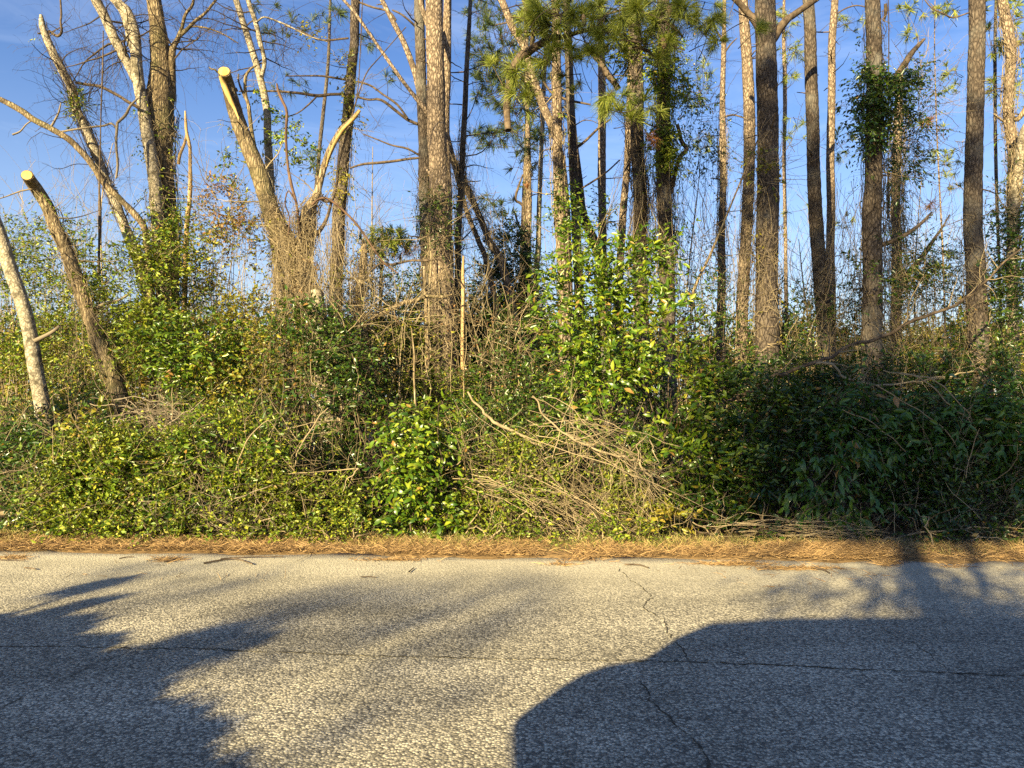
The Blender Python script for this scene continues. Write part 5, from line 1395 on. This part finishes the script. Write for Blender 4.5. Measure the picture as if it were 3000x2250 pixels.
shrub('vine_mound', 'small-leaved vine mound low at the road edge, right side', [(2700, 1572, 7.37, 130, 26, .14), (2860, 1574, 7.37, 110, 24, .13), (2780, 1460, 8.2, 150, 110, .4), (2860, 1530, 8.0, 120, 55, .3), (2660, 1500, 8.4, 120, 80, .3)], 1100, K=8, L=.055, Wd=.026, mat='dark', Ln=(.14, .38), bare=70)
shrub('vine_mound', 'shaded vine mound at the lower right corner beside the road', [(2990, 1576, 7.32, 90, 26, .14), (2990, 1460, 8.5, 90, 120, .4), (3080, 1400, 8.4, 120, 170, .5)], 700, K=8, L=.06, Wd=.028, mat='dark', Ln=(.14, .38), bare=60)
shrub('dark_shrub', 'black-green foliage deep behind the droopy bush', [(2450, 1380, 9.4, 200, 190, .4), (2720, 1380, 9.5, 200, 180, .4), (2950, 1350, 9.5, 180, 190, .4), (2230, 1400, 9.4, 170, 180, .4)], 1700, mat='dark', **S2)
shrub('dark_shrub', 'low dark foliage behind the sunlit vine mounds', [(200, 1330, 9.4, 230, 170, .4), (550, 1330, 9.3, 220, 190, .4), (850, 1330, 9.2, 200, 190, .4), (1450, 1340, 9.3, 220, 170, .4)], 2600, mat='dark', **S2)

# broader-leaved sprigs pushing out of the mounds
SP = dict(cat='sprig', K=8, Ln=(.16, .34), shape='leaf', gap=.2, stems=2, jit=.3)
shrub('leafy_sprig', 'dark broad-leaved sprig at the foot of the leftmost leaning trunk', [(150, 1320, 8.2, 70, 60, .18), (110, 1420, 8.15, 60, 50, .15)], 60, L=.075, Wd=.034, mat='dark', hang=.3, **SP)
shrub('leafy_sprig', 'yellow-green sprig beside the second leaning cut trunk base', [(240, 1250, 8.4, 50, 35, .15), (300, 1300, 8.2, 45, 40, .12)], 34, L=.07, Wd=.038, mat='yellow', **SP)
shrub('leafy_sprig', 'bright green sprig in the middle of the left mound', [(370, 1400, 7.85, 70, 60, .15)], 38, L=.075, Wd=.03, mat='laurel', **SP)
shrub('leafy_sprig', 'tall bright sprig on the face of the tallest sunlit mound', [(560, 1330, 7.95, 60, 80, .15), (610, 1250, 8.2, 50, 50, .15)], 50, L=.07, Wd=.028, mat='laurel', **SP)
shrub('leafy_sprig', 'green sprig at the right shoulder of the tallest sunlit mound', [(790, 1300, 8.0, 70, 55, .15), (760, 1390, 7.85, 50, 45, .12)], 48, L=.072, Wd=.03, mat='laurel', **SP)
shrub('leafy_sprig', 'low dark sprig by the road below the tallest sunlit mound', [(560, 1500, 7.6, 70, 40, .12), (690, 1510, 7.6, 50, 36, .12)], 44, L=.065, Wd=.028, mat='dark', **SP)
shrub('leafy_sprig', 'glossy sprig low in the brush right of the bright front laurel bush', [(1440, 1480, 7.7, 60, 50, .12), (1560, 1510, 7.65, 50, 36, .12)], 40, L=.065, Wd=.026, mat='laurel', **SP)
shrub('leafy_sprig', 'yellow-leaved sprig at the right end of the brush mound', [(1940, 1530, 7.6, 45, 40, .12), (1890, 1480, 7.75, 40, 40, .12)], 34, L=.07, Wd=.034, mat='yellow', **SP)
shrub('leafy_sprig', 'sunlit green sprays in front of the shaded laurel', [(2110, 1380, 8.0, 60, 70, .15), (2170, 1300, 8.2, 50, 50, .15)], 44, L=.075, Wd=.03, mat='laurel', **SP)

# ------------------------------------------------------------------ fallen branches and the brush pile
def branch(name, label, pix, d, mat='twig', n1=0, n2=0, cat='fallen branch', sides=7, l=(.2, .7)):
    q = pline(pix, d, .015)
    q[:, 3] *= .72
    q = catmull(q, .12)
    q[1:-1, :3] += RG.normal(size=(len(q) - 2, 3)) * np.minimum(.012, q[1:-1, 3:4] * 1.2)
    q[:, 2] = np.maximum(q[:, 2], q[:, 3] + .01)
    root = thing(name, label, cat, q[0][:3])
    V, Fq, pp, tp = trunk(q, sides=sides, step=.06, rough=.12)
    MB().add((V, Fq)).build('limb', M[mat], root)
    if n1:
        p = resample(pp, 14)
        c = grow(p[None, :, :3], p[None, :, 3], n1, *l, up=0, spread=.7, wig=.14, K=8, ratio=.5)
        tb = MB().add(tubes(*c, sides=3))
        if n2:
            tb.add(tubes(*grow(*c, n2, .1, .4, up=0, wig=.18, K=6), sides=3))
        tb.build('twigs', M[mat if mat in ('twig', 'twigdark', 'twiggrey') else 'twig'], root, kind='stuff')
    return root


branch('fallen_branch', 'long dark fallen limb slanting up to the right edge across the right trunks',
       [(2040, 1240, 14), (2130, 1180, 15), (2200, 1146, 16), (2260, 1108, 17), (2314, 1087, 16), (2375, 1064, 15), (2436, 1045, 14), (2495, 1011, 14), (2563, 997, 16), (2622, 967, 15), (2685, 937, 14), (2757, 912, 13), (2824, 878, 11), (2892, 823, 9), (2934, 781, 8), (2997, 727, 6)], 9.6, 'limb', 34, 120)
branch('fallen_branch', 'sagging bare branch below the long fallen limb at right', [(2390, 1065, 9), (2436, 1068, 10), (2465, 1100, 10), (2520, 1119, 10), (2570, 1126, 9), (2622, 1128, 9), (2706, 1114, 8), (2780, 1100, 6), (2850, 1087, 4)], 9.4, 'twig', 30, 90)
for k, (pix, lab) in enumerate([
        ([(2590, 1085, 4), (2650, 1098, 5), (2706, 1115, 6), (2760, 1160, 6), (2812, 1206, 6), (2845, 1250, 5), (2868, 1290, 4), (2880, 1320, 2)], 'pale whip arching down over the dark leaves at right, inner one'),
        ([(2640, 1092, 4), (2720, 1110, 5), (2775, 1150, 5), (2825, 1205, 5), (2850, 1240, 4), (2862, 1265, 3)], 'pale whip arching beside the inner whip at right, outer one'),
        ([(2570, 1130, 4), (2640, 1170, 4), (2720, 1220, 4), (2790, 1290, 5), (2830, 1370, 4), (2870, 1430, 4), (2890, 1470, 2)], 'long thin whip bending down through the shaded leaves at far right'),
        ([(2470, 1200, 3), (2560, 1240, 4), (2640, 1310, 4), (2690, 1360, 4), (2760, 1420, 3)], 'grey whip slanting through the dark leaves above the shaded hollow'),
        ([(2880, 1320, 3), (2930, 1350, 3), (3000, 1370, 3), (3060, 1380, 2)], 'thin pale whip running out at the right edge')]):
    branch('bent_whip', lab, pix, 8.2, 'twig', 7, 8, cat='branch', l=(.1, .4))
branch('fallen_branch', 'barked pole leaning on the brush pile with a bare pale end', [(1371, 1148, 8), (1400, 1185, 9), (1434, 1222, 12), (1469, 1248, 14), (1523, 1273, 13), (1560, 1293, 12), (1592, 1312, 9)], 8.1, 'twig', 6, 0)
branch('fallen_branch', 'long curved stem sweeping right down onto the pine straw',
       [(1560, 1160, 6), (1600, 1220, 7), (1660, 1275, 8), (1750, 1320, 9), (1830, 1338, 9), (1880, 1370, 8), (1920, 1420, 7), (1975, 1480, 6), (2040, 1535, 6), (2100, 1570, 5), (2150, 1592, 3)], 7.75, 'twig', 24, 60)
branch('fallen_branch', 'forked grey branch standing out of the vines below the second cut trunk', [(430, 1180, 4), (455, 1255, 5), (420, 1290, 7), (395, 1330, 8), (385, 1370, 8)], 8.4, 'twiggrey', 16, 40)
branch('fallen_branch', 'pale forked branch with a broken end among the leaves at left', [(285, 1265, 10), (295, 1300, 9), (292, 1345, 7)], 8.0, 'snag', 0)
branch('fallen_branch', 'forked arm of the pale broken branch at left', [(288, 1268, 8), (268, 1300, 8), (260, 1345, 5)], 8.0, 'twig', 0)
branch('fallen_branch', 'grey branch sloping up to the right in the left brush', [(365, 1372, 3), (405, 1325, 5), (445, 1290, 6), (500, 1240, 5), (560, 1200, 4), (600, 1165, 3)], 8.2, 'twiggrey', 10, 20)
branch('fallen_branch', 'thin bowed sapling curving up out of the tall sunlit mound', [(677, 1500, 4), (682, 1430, 5), (690, 1370, 5), (715, 1310, 5), (750, 1260, 4), (790, 1230, 3)], 7.7, 'twig', 5, 6)
branch('fallen_branch', 'slanting bare stick in front of the twin trunk bases', [(812, 1410, 5), (850, 1375, 6), (880, 1310, 6), (920, 1240, 5), (960, 1195, 3)], 7.9, 'twig', 8, 10)
branch('fallen_branch', 'bent bare stick among the leaves left of the front laurel bush', [(1005, 1440, 3), (1020, 1400, 5), (1048, 1376, 6), (990, 1378, 4), (900, 1385, 4), (845, 1388, 3)], 7.75, 'twig', 6, 8)
branch('fallen_branch', 'grey dead limb lying at the foot of the tall sunlit mound', [(410, 1580, 5), (460, 1545, 8), (520, 1540, 9), (590, 1555, 10), (680, 1562, 10), (750, 1575, 7)], 7.6, 'twiggrey', 34, 110, l=(.2, .6))
branch('fallen_branch', 'long thin grey branch rising right out of the left brush', [(440, 1545, 5), (540, 1510, 6), (640, 1480, 6), (720, 1450, 5), (800, 1420, 3)], 7.65, 'twiggrey', 16, 30)
branch('fallen_branch', 'thin pale stick lying across the foot of the mound left of centre', [(650, 1555, 3), (720, 1540, 5), (790, 1515, 6), (840, 1508, 4)], 7.6, 'twig', 4, 4)
branch('fallen_branch', 'white-barked broken twig standing at the left verge', [(195, 1575, 7), (205, 1560, 9), (215, 1540, 6), (225, 1510, 3)], 7.6, 'twiggrey', 3, 0)
branch('fallen_log', 'pale log lying at the left edge in the shaded hollow', [(-60, 1512, 20), (0, 1506, 20), (55, 1500, 19), (110, 1494, 16)], 8.2, 'twig', 0, cat='log', sides=10)
branch('fallen_branch', 'long bowed branch lying on the verge at right', [(2410, 1605, 4), (2500, 1597, 6), (2560, 1595, 9), (2600, 1588, 9), (2650, 1570, 9), (2720, 1557, 8), (2800, 1550, 7), (2880, 1548, 6), (2950, 1557, 5), (3040, 1566, 4)], 7.35, 'twig', 4, 0)
branch('fallen_branch', 'short pale stick angled from the verge at right of the droopy bush', [(2310, 1605, 3), (2340, 1580, 4), (2375, 1565, 4), (2405, 1560, 3)], 7.4, 'twig', 2, 0)
branch('fallen_branch', 'bare pale stick lying on the pine straw right of centre', [(2110, 1608, 4), (2150, 1603, 8), (2178, 1600, 6)], 7.0, 'snag', 0)
branch('fallen_branch', 'bent pale twig against the dark gap right of the front laurel bush', [(1305, 1378, 3), (1330, 1365, 4), (1355, 1350, 5), (1360, 1330, 5), (1385, 1325, 4), (1430, 1310, 2)], 7.9, 'twig', 3, 0)


def pile(label, starts, ends, d0, n, sag, mat='twig', rad=.0062, jit=.06):
    """A sheaf of whips swept one way."""
    a = np.array([P(*q, d0) for q in starts])
    b = np.array([P(*q, d0 - .35) for q in ends])
    u, v = RG.random(n), RG.random(n)
    A = a[0] + (a[1] - a[0]) * u[:, None] + RG.normal(size=(n, 3)) * jit
    B = b[0] + (b[1] - b[0]) * v[:, None] + RG.normal(size=(n, 3)) * jit
    K = 12
    s = np.linspace(0, 1, K)
    Q = A[:, None] * (1 - s)[None, :, None] + B[:, None] * s[None, :, None]
    Q = Q + UP * (np.sin(s * math.pi) * 1)[None, :, None] * (sag * RG.uniform(.4, 1.4, n))[:, None, None] + np.cumsum(RG.normal(size=(n, K, 3)), 1) * .022
    Q[..., 2] = np.maximum(Q[..., 2], .025)
    R_ = RG.uniform(.5, 1, (n, 1)) * rad * (1 - .55 * s)[None]
    root = thing('brush_pile', label, 'brush pile', Q.mean((0, 1)) * np.array([1, 1, 0]))
    tb = MB().add(tubes(Q, R_, 4))
    c = grow(Q, R_, n * 3, .15, .55, up=.05, spread=.5, wig=.12, K=7)
    tb.add(tubes(*c, sides=3)).add(tubes(*grow(*c, n * 4, .06, .25, up=0, wig=.15, K=5), sides=3))
    tb.build('twigs', M[mat], root, kind='stuff')


pile('sheaf of cut brown whips swept right down to the pine straw at centre', [(1380, 1430), (1560, 1380)], [(1800, 1590), (1900, 1575)], 8.0, 30, .14, jit=.14)
pile('upper spray of pale dead twigs fanning over the centre brush mound', [(1560, 1200), (1660, 1290)], [(1860, 1330), (2000, 1500)], 8.0, 20, .10, jit=.16)
pile('pale twigs hanging in a fan from the right end of the brush mound', [(1800, 1320), (1860, 1340)], [(1730, 1480), (1980, 1560)], 7.8, 16, .05, jit=.12)
pile('grey dead twigs heaped at the foot of the left mounds', [(380, 1500), (480, 1480)], [(560, 1580), (800, 1578)], 7.85, 34, .08, 'twiggrey', jit=.12)
pile('tangle of dry twigs in front of the forked tree bases', [(300, 1240), (420, 1180)], [(480, 1300), (620, 1240)], 8.7, 28, .12, 'twiggrey', jit=.14)
pile('low brown twigs spilling between front laurel bush and brush mound', [(1340, 1420), (1400, 1450)], [(1600, 1560), (1700, 1590)], 7.8, 15, .10, jit=.12)
pile('thin twigs lying along the verge below the shaded bushes at right', [(2080, 1540), (2200, 1560)], [(2500, 1590), (2620, 1600)], 7.6, 24, .05)

# ------------------------------------------------------------------ twigs and needle drifts lying on the road
TWIGS = [([(598, 1650), (640, 1642), (690, 1637), (740, 1652)], 'longest twig on the road, bowed, left of centre', .008), ([(350, 1636), (372, 1632), (392, 1631)], 'short twig on the road near the left verge, slightly tilted', .005),
         ([(72, 1663), (90, 1664), (105, 1667)], 'short dark twig on the road at far left, nearest to the viewer', .006), ([(-5, 1640), (30, 1641), (74, 1643)], 'thin twig on the road at the left edge by the verge', .004),
         ([(646, 1637), (720, 1632), (830, 1630)], 'straight brown twig along the road edge behind the bowed twig', .006), ([(480, 1645), (510, 1640), (535, 1632)], 'brown twig crossing a needle clump on the road', .006),
         ([(1198, 1675), (1206, 1668), (1213, 1663)], 'tiny forked twig standing up from the road left of centre', .005), ([(1056, 1690), (1085, 1689), (1102, 1691)], 'thin twig alone on the sunny road left of centre', .004),
         ([(1830, 1653), (1870, 1654), (1900, 1663)], 'dark curved twig on the road right of the crack', .006), ([(2390, 1665), (2410, 1668), (2430, 1678)], 'dark twig at the end of the needle drift on the right road', .007),
         ([(2110, 1654), (2152, 1652)], 'short straight twig on the road beside the crack top', .004)]
for pix, lab, r_ in TWIGS:
    q = np.array([[*G(a, b, .012 + r_), r_ * (1.1 - .5 * k / len(pix))] for k, (a, b) in enumerate(pix)])
    V, Fq, pp, tp = trunk(q, sides=6, step=.03, rough=.15)
    c0 = q.mean(0)[:3]
    o = MB().add((V - c0, Fq)).build('fallen_twig', M['limb'])
    o.location = c0
    tag(o, lab, 'twig', 'twigs lying on the road')
drifts = []
for (a, b, sx, sy, n) in ((1150, 1640, 75, 3, 240), (490, 1640, 40, 6, 160), (2150, 1652, 90, 5, 420), (2330, 1665, 110, 4, 320), (2600, 1648, 50, 4, 160), (1640, 1653, 45, 3, 70), (40, 1634, 40, 6, 120), (2600, 1655, 20, 6, 60), (1700, 1640, 60, 5, 120), (2800, 1660, 50, 3, 50)):
    p = np.array([G(a + RG.normal() * sx * .6, b + RG.normal() * sy * .5, .012) for _ in range(n)])
    drifts.append(blades(n, p, .11, .0022, .04))
blade_mesh('x', None, drifts).build('pine_needle_drifts', M['straw'], kind='stuff')

# ------------------------------------------------------------------ behind the viewer: what casts the shadows on the road and the woods
def toward(g, t):
    """A point t metres (along the ground) towards the sun from g."""
    return np.asarray(g) + t * np.array([-math.sin(SUN_AZ), -math.cos(SUN_AZ), math.tan(SUN_EL)])


def back_tree(label, crown, base, n, L=.16, mat='dark', Ln=(.3, .8), trunk_r=.13, gap=.40):
    """crown: list of (point, rx, ry, rz)."""
    root = thing('roadside_tree', label, 'tree', base)
    E = np.array([[*c, a, b, e] for c, a, b, e in crown])
    who = RG.choice(len(E), n, p=(E[:, 3] * E[:, 5]) / (E[:, 3] * E[:, 5]).sum())
    u = unit(RG.normal(size=(n, 3)))
    S = E[who, :3] + u * (RG.random(n)[:, None] ** .5) * E[who, 3:]
    k = (vn(S, 1.3) * .7 + vn(S, 3.7) * .3 > gap) & (S[:, 2] > .1)
    S, u = S[k], u[k]
    tw, (B, Dl, N, LL, WW) = spray(S, unit(u + RG.normal(size=u.shape) * .5), RG.uniform(*Ln, len(S)), 8, L, L * .45, out=u)
    MB().add(leaf_geo(B, Dl, N, LL, WW, 'chip', .1)).build('crown', M[mat], root, kind='stuff')
    mb = MB().add(tubes(tw, np.full(tw.shape[:2], .006), 3))
    top_ = E[np.argmax(E[:, 2]), :3]
    pth = np.array([[*base, trunk_r * 1.2], [*(np.asarray(base) * .5 + top_ * .5 * np.array([1, 1, .9])), trunk_r * .8], [*top_, trunk_r * .2]])
    V, Fq, pp, tp = trunk(pth, sides=12, step=.2)
    MB().add((V, Fq)).build('trunk', M['pine_shaded'], root)
    for e in E:
        s0 = pp[int(len(pp) * .55), :3]
        mb.add(tubes(np.linspace(s0, e[:3], 6)[None], np.linspace(trunk_r * .5, .02, 6)[None], 6))
    mb.build('branches', M['limb'], root, kind='stuff')


# low leafy shrubs beside the viewer: their tops shade the left of the road
def caster(px, py, rl, rs, t, ry=None):
    """Ellipsoid whose ground shadow is centred on a photo point: rl across the sun, rs along it."""
    c_ = toward(G(px, py), t)
    return (c_, rl, ry or rl, rs * math.tan(SUN_EL))


near = [caster(x_, y_, a_, b_, 5.3) for x_, y_, a_, b_ in ((470, 2330, .22, .2), (440, 2210, .2, .2), (395, 2120, .18, .16), (340, 2040, .18, .15), (270, 1970, .18, .15), (215, 1900, .17, .15), (180, 1840, .13, .14), (220, 2230, .45, .3),
                                                          (120, 2100, .40, .26), (50, 1990, .38, .24), (30, 1910, .34, .2), (-120, 2050, .5, .4), (-170, 1880, .45, .28), (-200, 2250, .5, .4))] + [caster(255, 1770, .05, .22, 6.4), caster(290, 1715, .07, .25, 6.6), caster(120, 1830, .2, .12, 6)]
back_tree('leafy bush at the near road edge left of the viewer, casting the broad left shadow', near, near[7][0] * np.array([1, 1, 0]), 9000, L=.05, Ln=(.03, .09), trunk_r=.02, gap=.08)
nb = [caster(600, 1905, .2, .34, 7.5), caster(560, 1880, .12, .2, 7.5)]
back_tree('small leafy top of a sapling behind the viewer, left', nb, nb[0][0] * np.array([1, 1, 0]), 170, L=.06, Ln=(.06, .18), trunk_r=.012, gap=.1)
nc = [caster(600, 1720, .34, .35, 26), caster(800, 1860, .6, .25, 24), caster(1200, 2030, .34, .25, 24), caster(1350, 1765, .8, .4, 27), caster(450, 1680, .6, .3, 26), caster(930, 1760, .35, .35, 26)]
back_tree('slender sparse tree behind the viewer softly dappling the road', nc, nc[1][0] * np.array([1, 1, 0]), 250, L=.08, Ln=(.08, .25), trunk_r=.025, gap=.2)
nd = [caster(2560, 1745, .95, .22, 12), caster(2800, 1695, .7, .16, 12), caster(3000, 1850, .8, .4, 12)]
back_tree('spreading small tree behind the parked van banding the right of the road', nd, nd[0][0] * np.array([1, 1, 0]), 330, L=.08, Ln=(.1, .3), trunk_r=.03, gap=.15)
# tall trees whose shade falls on the right of the woods
SIDE = np.array([3.4, 0, 0])
back_tree('tall evergreen behind the viewer shading the right bushes', [(toward(P(2500, 1330, 9), 20), 1.7, 1.5, 1.2), (toward(P(2850, 1300, 9), 20), 1.6, 1.5, 1.3), (toward(P(2420, 1050, 10), 21), .8, 1.0, .5)], toward(P(2500, 1500, 9), 20) * np.array([1, 1, 0]) + SIDE, 2200, L=.16, gap=.41)
back_tree('tallest pine behind the viewer shading the right trunks', [(toward(P(2270, 420, 11), 26), .8, 1.5, 2.2), (toward(P(2560, 560, 11), 26), .9, 1.5, 2.6), (toward(P(2860, 600, 11), 26), .7, 1.5, 2.0)], toward(P(2500, 1500, 11), 26) * np.array([1, 1, 0]) + SIDE, 1300, L=.17, gap=.40)
back_tree('sparse pine behind the viewer dappling the middle trunks', [(toward(P(1250, 330, 11.4), 24), .4, .8, .22), (toward(P(1900, 520, 12), 24), .7, .8, .6), (toward(P(1000, 250, 13), 24), .4, .8, .5), (toward(P(450, 410, 11), 22), .6, .8, .13), (toward(P(1300, 620, 11.4), 24), .5, .6, .3)], (-17.5, -10.5, 0), 420, L=.13, gap=.3)

# the parked car beside the viewer
car = thing('parked_van', 'grey van parked at the near road edge, its dark shadow across the lower right road', 'van', (.9, -1.15, 0))


def loft(sections, name, mat, parent):
    mb = MB()
    V = np.array(sections)
    K, m = V.shape[:2]
    i = np.arange(K * m).reshape(K, m)
    j = np.roll(i, -1, 1)
    mb.add((V.reshape(-1, 3), np.stack([i[:-1], j[:-1], j[1:], i[1:]], -1).reshape(-1, 4)))
    mb.add((V[0], np.array([list(range(m))[::-1]]))).add((V[-1], np.array([list(range(m))])))
    return mb.build(name, mat, parent, smooth=False)


def sect(x, zb, zt, hw, tw):
    """A rounded cross-section of the car at x."""
    yc = -1.15
    zb, zt = zb * 1.27, zt * 1.27
    a = [(-hw, zb), (-hw, zb + (zt - zb) * .45), (-hw * .98, zt - .10), (-tw, zt), (0, zt + .02), (tw, zt), (hw * .98, zt - .10), (hw, zb + (zt - zb) * .45), (hw, zb)]
    return [(x, yc + p, q) for p, q in a]


XF = -1.95
loft([sect(XF, 1.20, 1.34, .84, .80), sect(XF + .05, 1.16, 1.39, .87, .83), sect(XF + .14, 1.17, 1.43, .88, .84), sect(XF + .3, 1.13, 1.46, .88, .84), sect(XF + .42, 1.05, 1.46, .88, .84), sect(XF + .5, .40, 1.46, .88, .84), sect(XF + 2.2, .28, 1.30, .89, .84), sect(XF + 4.4, .30, 1.30, .89, .84), sect(XF + 4.7, .40, 1.20, .84, .78)], 'body', M['carpaint'], car)
loft([sect(XF + .22, 1.30, 1.44, .80, .74), sect(XF + .30, 1.25, 1.62, .79, .72), sect(XF + .42, 1.2, 1.72, .77, .70), sect(XF + .9, 1.2, 1.755, .77, .70), sect(XF + 2.2, 1.2, 1.765, .77, .70), sect(XF + 3.6, 1.2, 1.735, .77, .70), sect(XF + 4.3, 1.2, 1.66, .76, .69), sect(XF + 4.6, 1.2, 1.32, .74, .68)], 'cabin', M['carpaint'], car)
for yy in (-1.15 - .79, -1.15 + .79):
    for x0, x1 in ((.75, 1.7), (1.8, 2.8), (2.9, 3.8)):
        sgn = 1 if yy > -1.15 else -1
        V = np.array([[XF + x0, yy, 1.70], [XF + x1, yy, 1.70], [XF + x1 - .05, yy - sgn * .035, 2.03], [XF + x0 + .12, yy - sgn * .035, 2.03]])
        V2 = V + np.array([0, sgn * .012, 0])
        MB().add((np.vstack([V, V2]), np.array([[0, 1, 2, 3], [7, 6, 5, 4], [0, 4, 5, 1], [1, 5, 6, 2], [2, 6, 7, 3], [3, 7, 4, 0]]))).build('window', M['glass'], car)
    for xw in (.75, 3.45):
        th = np.linspace(0, 2 * math.pi, 25)[:-1]
        for nm, mat, r0, r1, w_ in (('tyre', 'rubber', .33, .21, .1), ('rim', 'metal', .21, .03, .085)):
            rings = []
            for rr, yo in ((r0, -w_), (r0, w_), (r1, w_), (r1, -w_)):
                rings.append([(XF + xw + rr * math.cos(t), -1.15 + (yy + 1.15) * .93 + yo, .33 + rr * math.sin(t)) for t in th])
            V = np.array(rings + rings[:1])
            i = np.arange(5 * 24).reshape(5, 24)
            j = np.roll(i, -1, 1)
            MB().add((V.reshape(-1, 3), np.stack([i[:-1], j[:-1], j[1:], i[1:]], -1).reshape(-1, 4))).build(nm, M[mat], car)
    V, Fq, pp, tp = trunk(np.array([[XF + .12, -1.15 + (yy + 1.15) * .72, .85, .02], [XF + .05, -1.15 + (yy + 1.15) * .72, .85, .10], [XF + .02, -1.15 + (yy + 1.15) * .72, .85, .02]]), sides=12, step=.02, rough=0)
    MB().add((V, Fq)).build('headlight', M['lamp'], car)

for o in list(SC.objects):
    if o.type == 'EMPTY' and not o.children:
        bpy.data.objects.remove(o)
print('objects', len(SC.objects), 'tris', sum(sum(max(1, p) for p in [len(o.data.loops) - 2 * len(o.data.polygons)]) for o in SC.objects if o.type == 'MESH'))
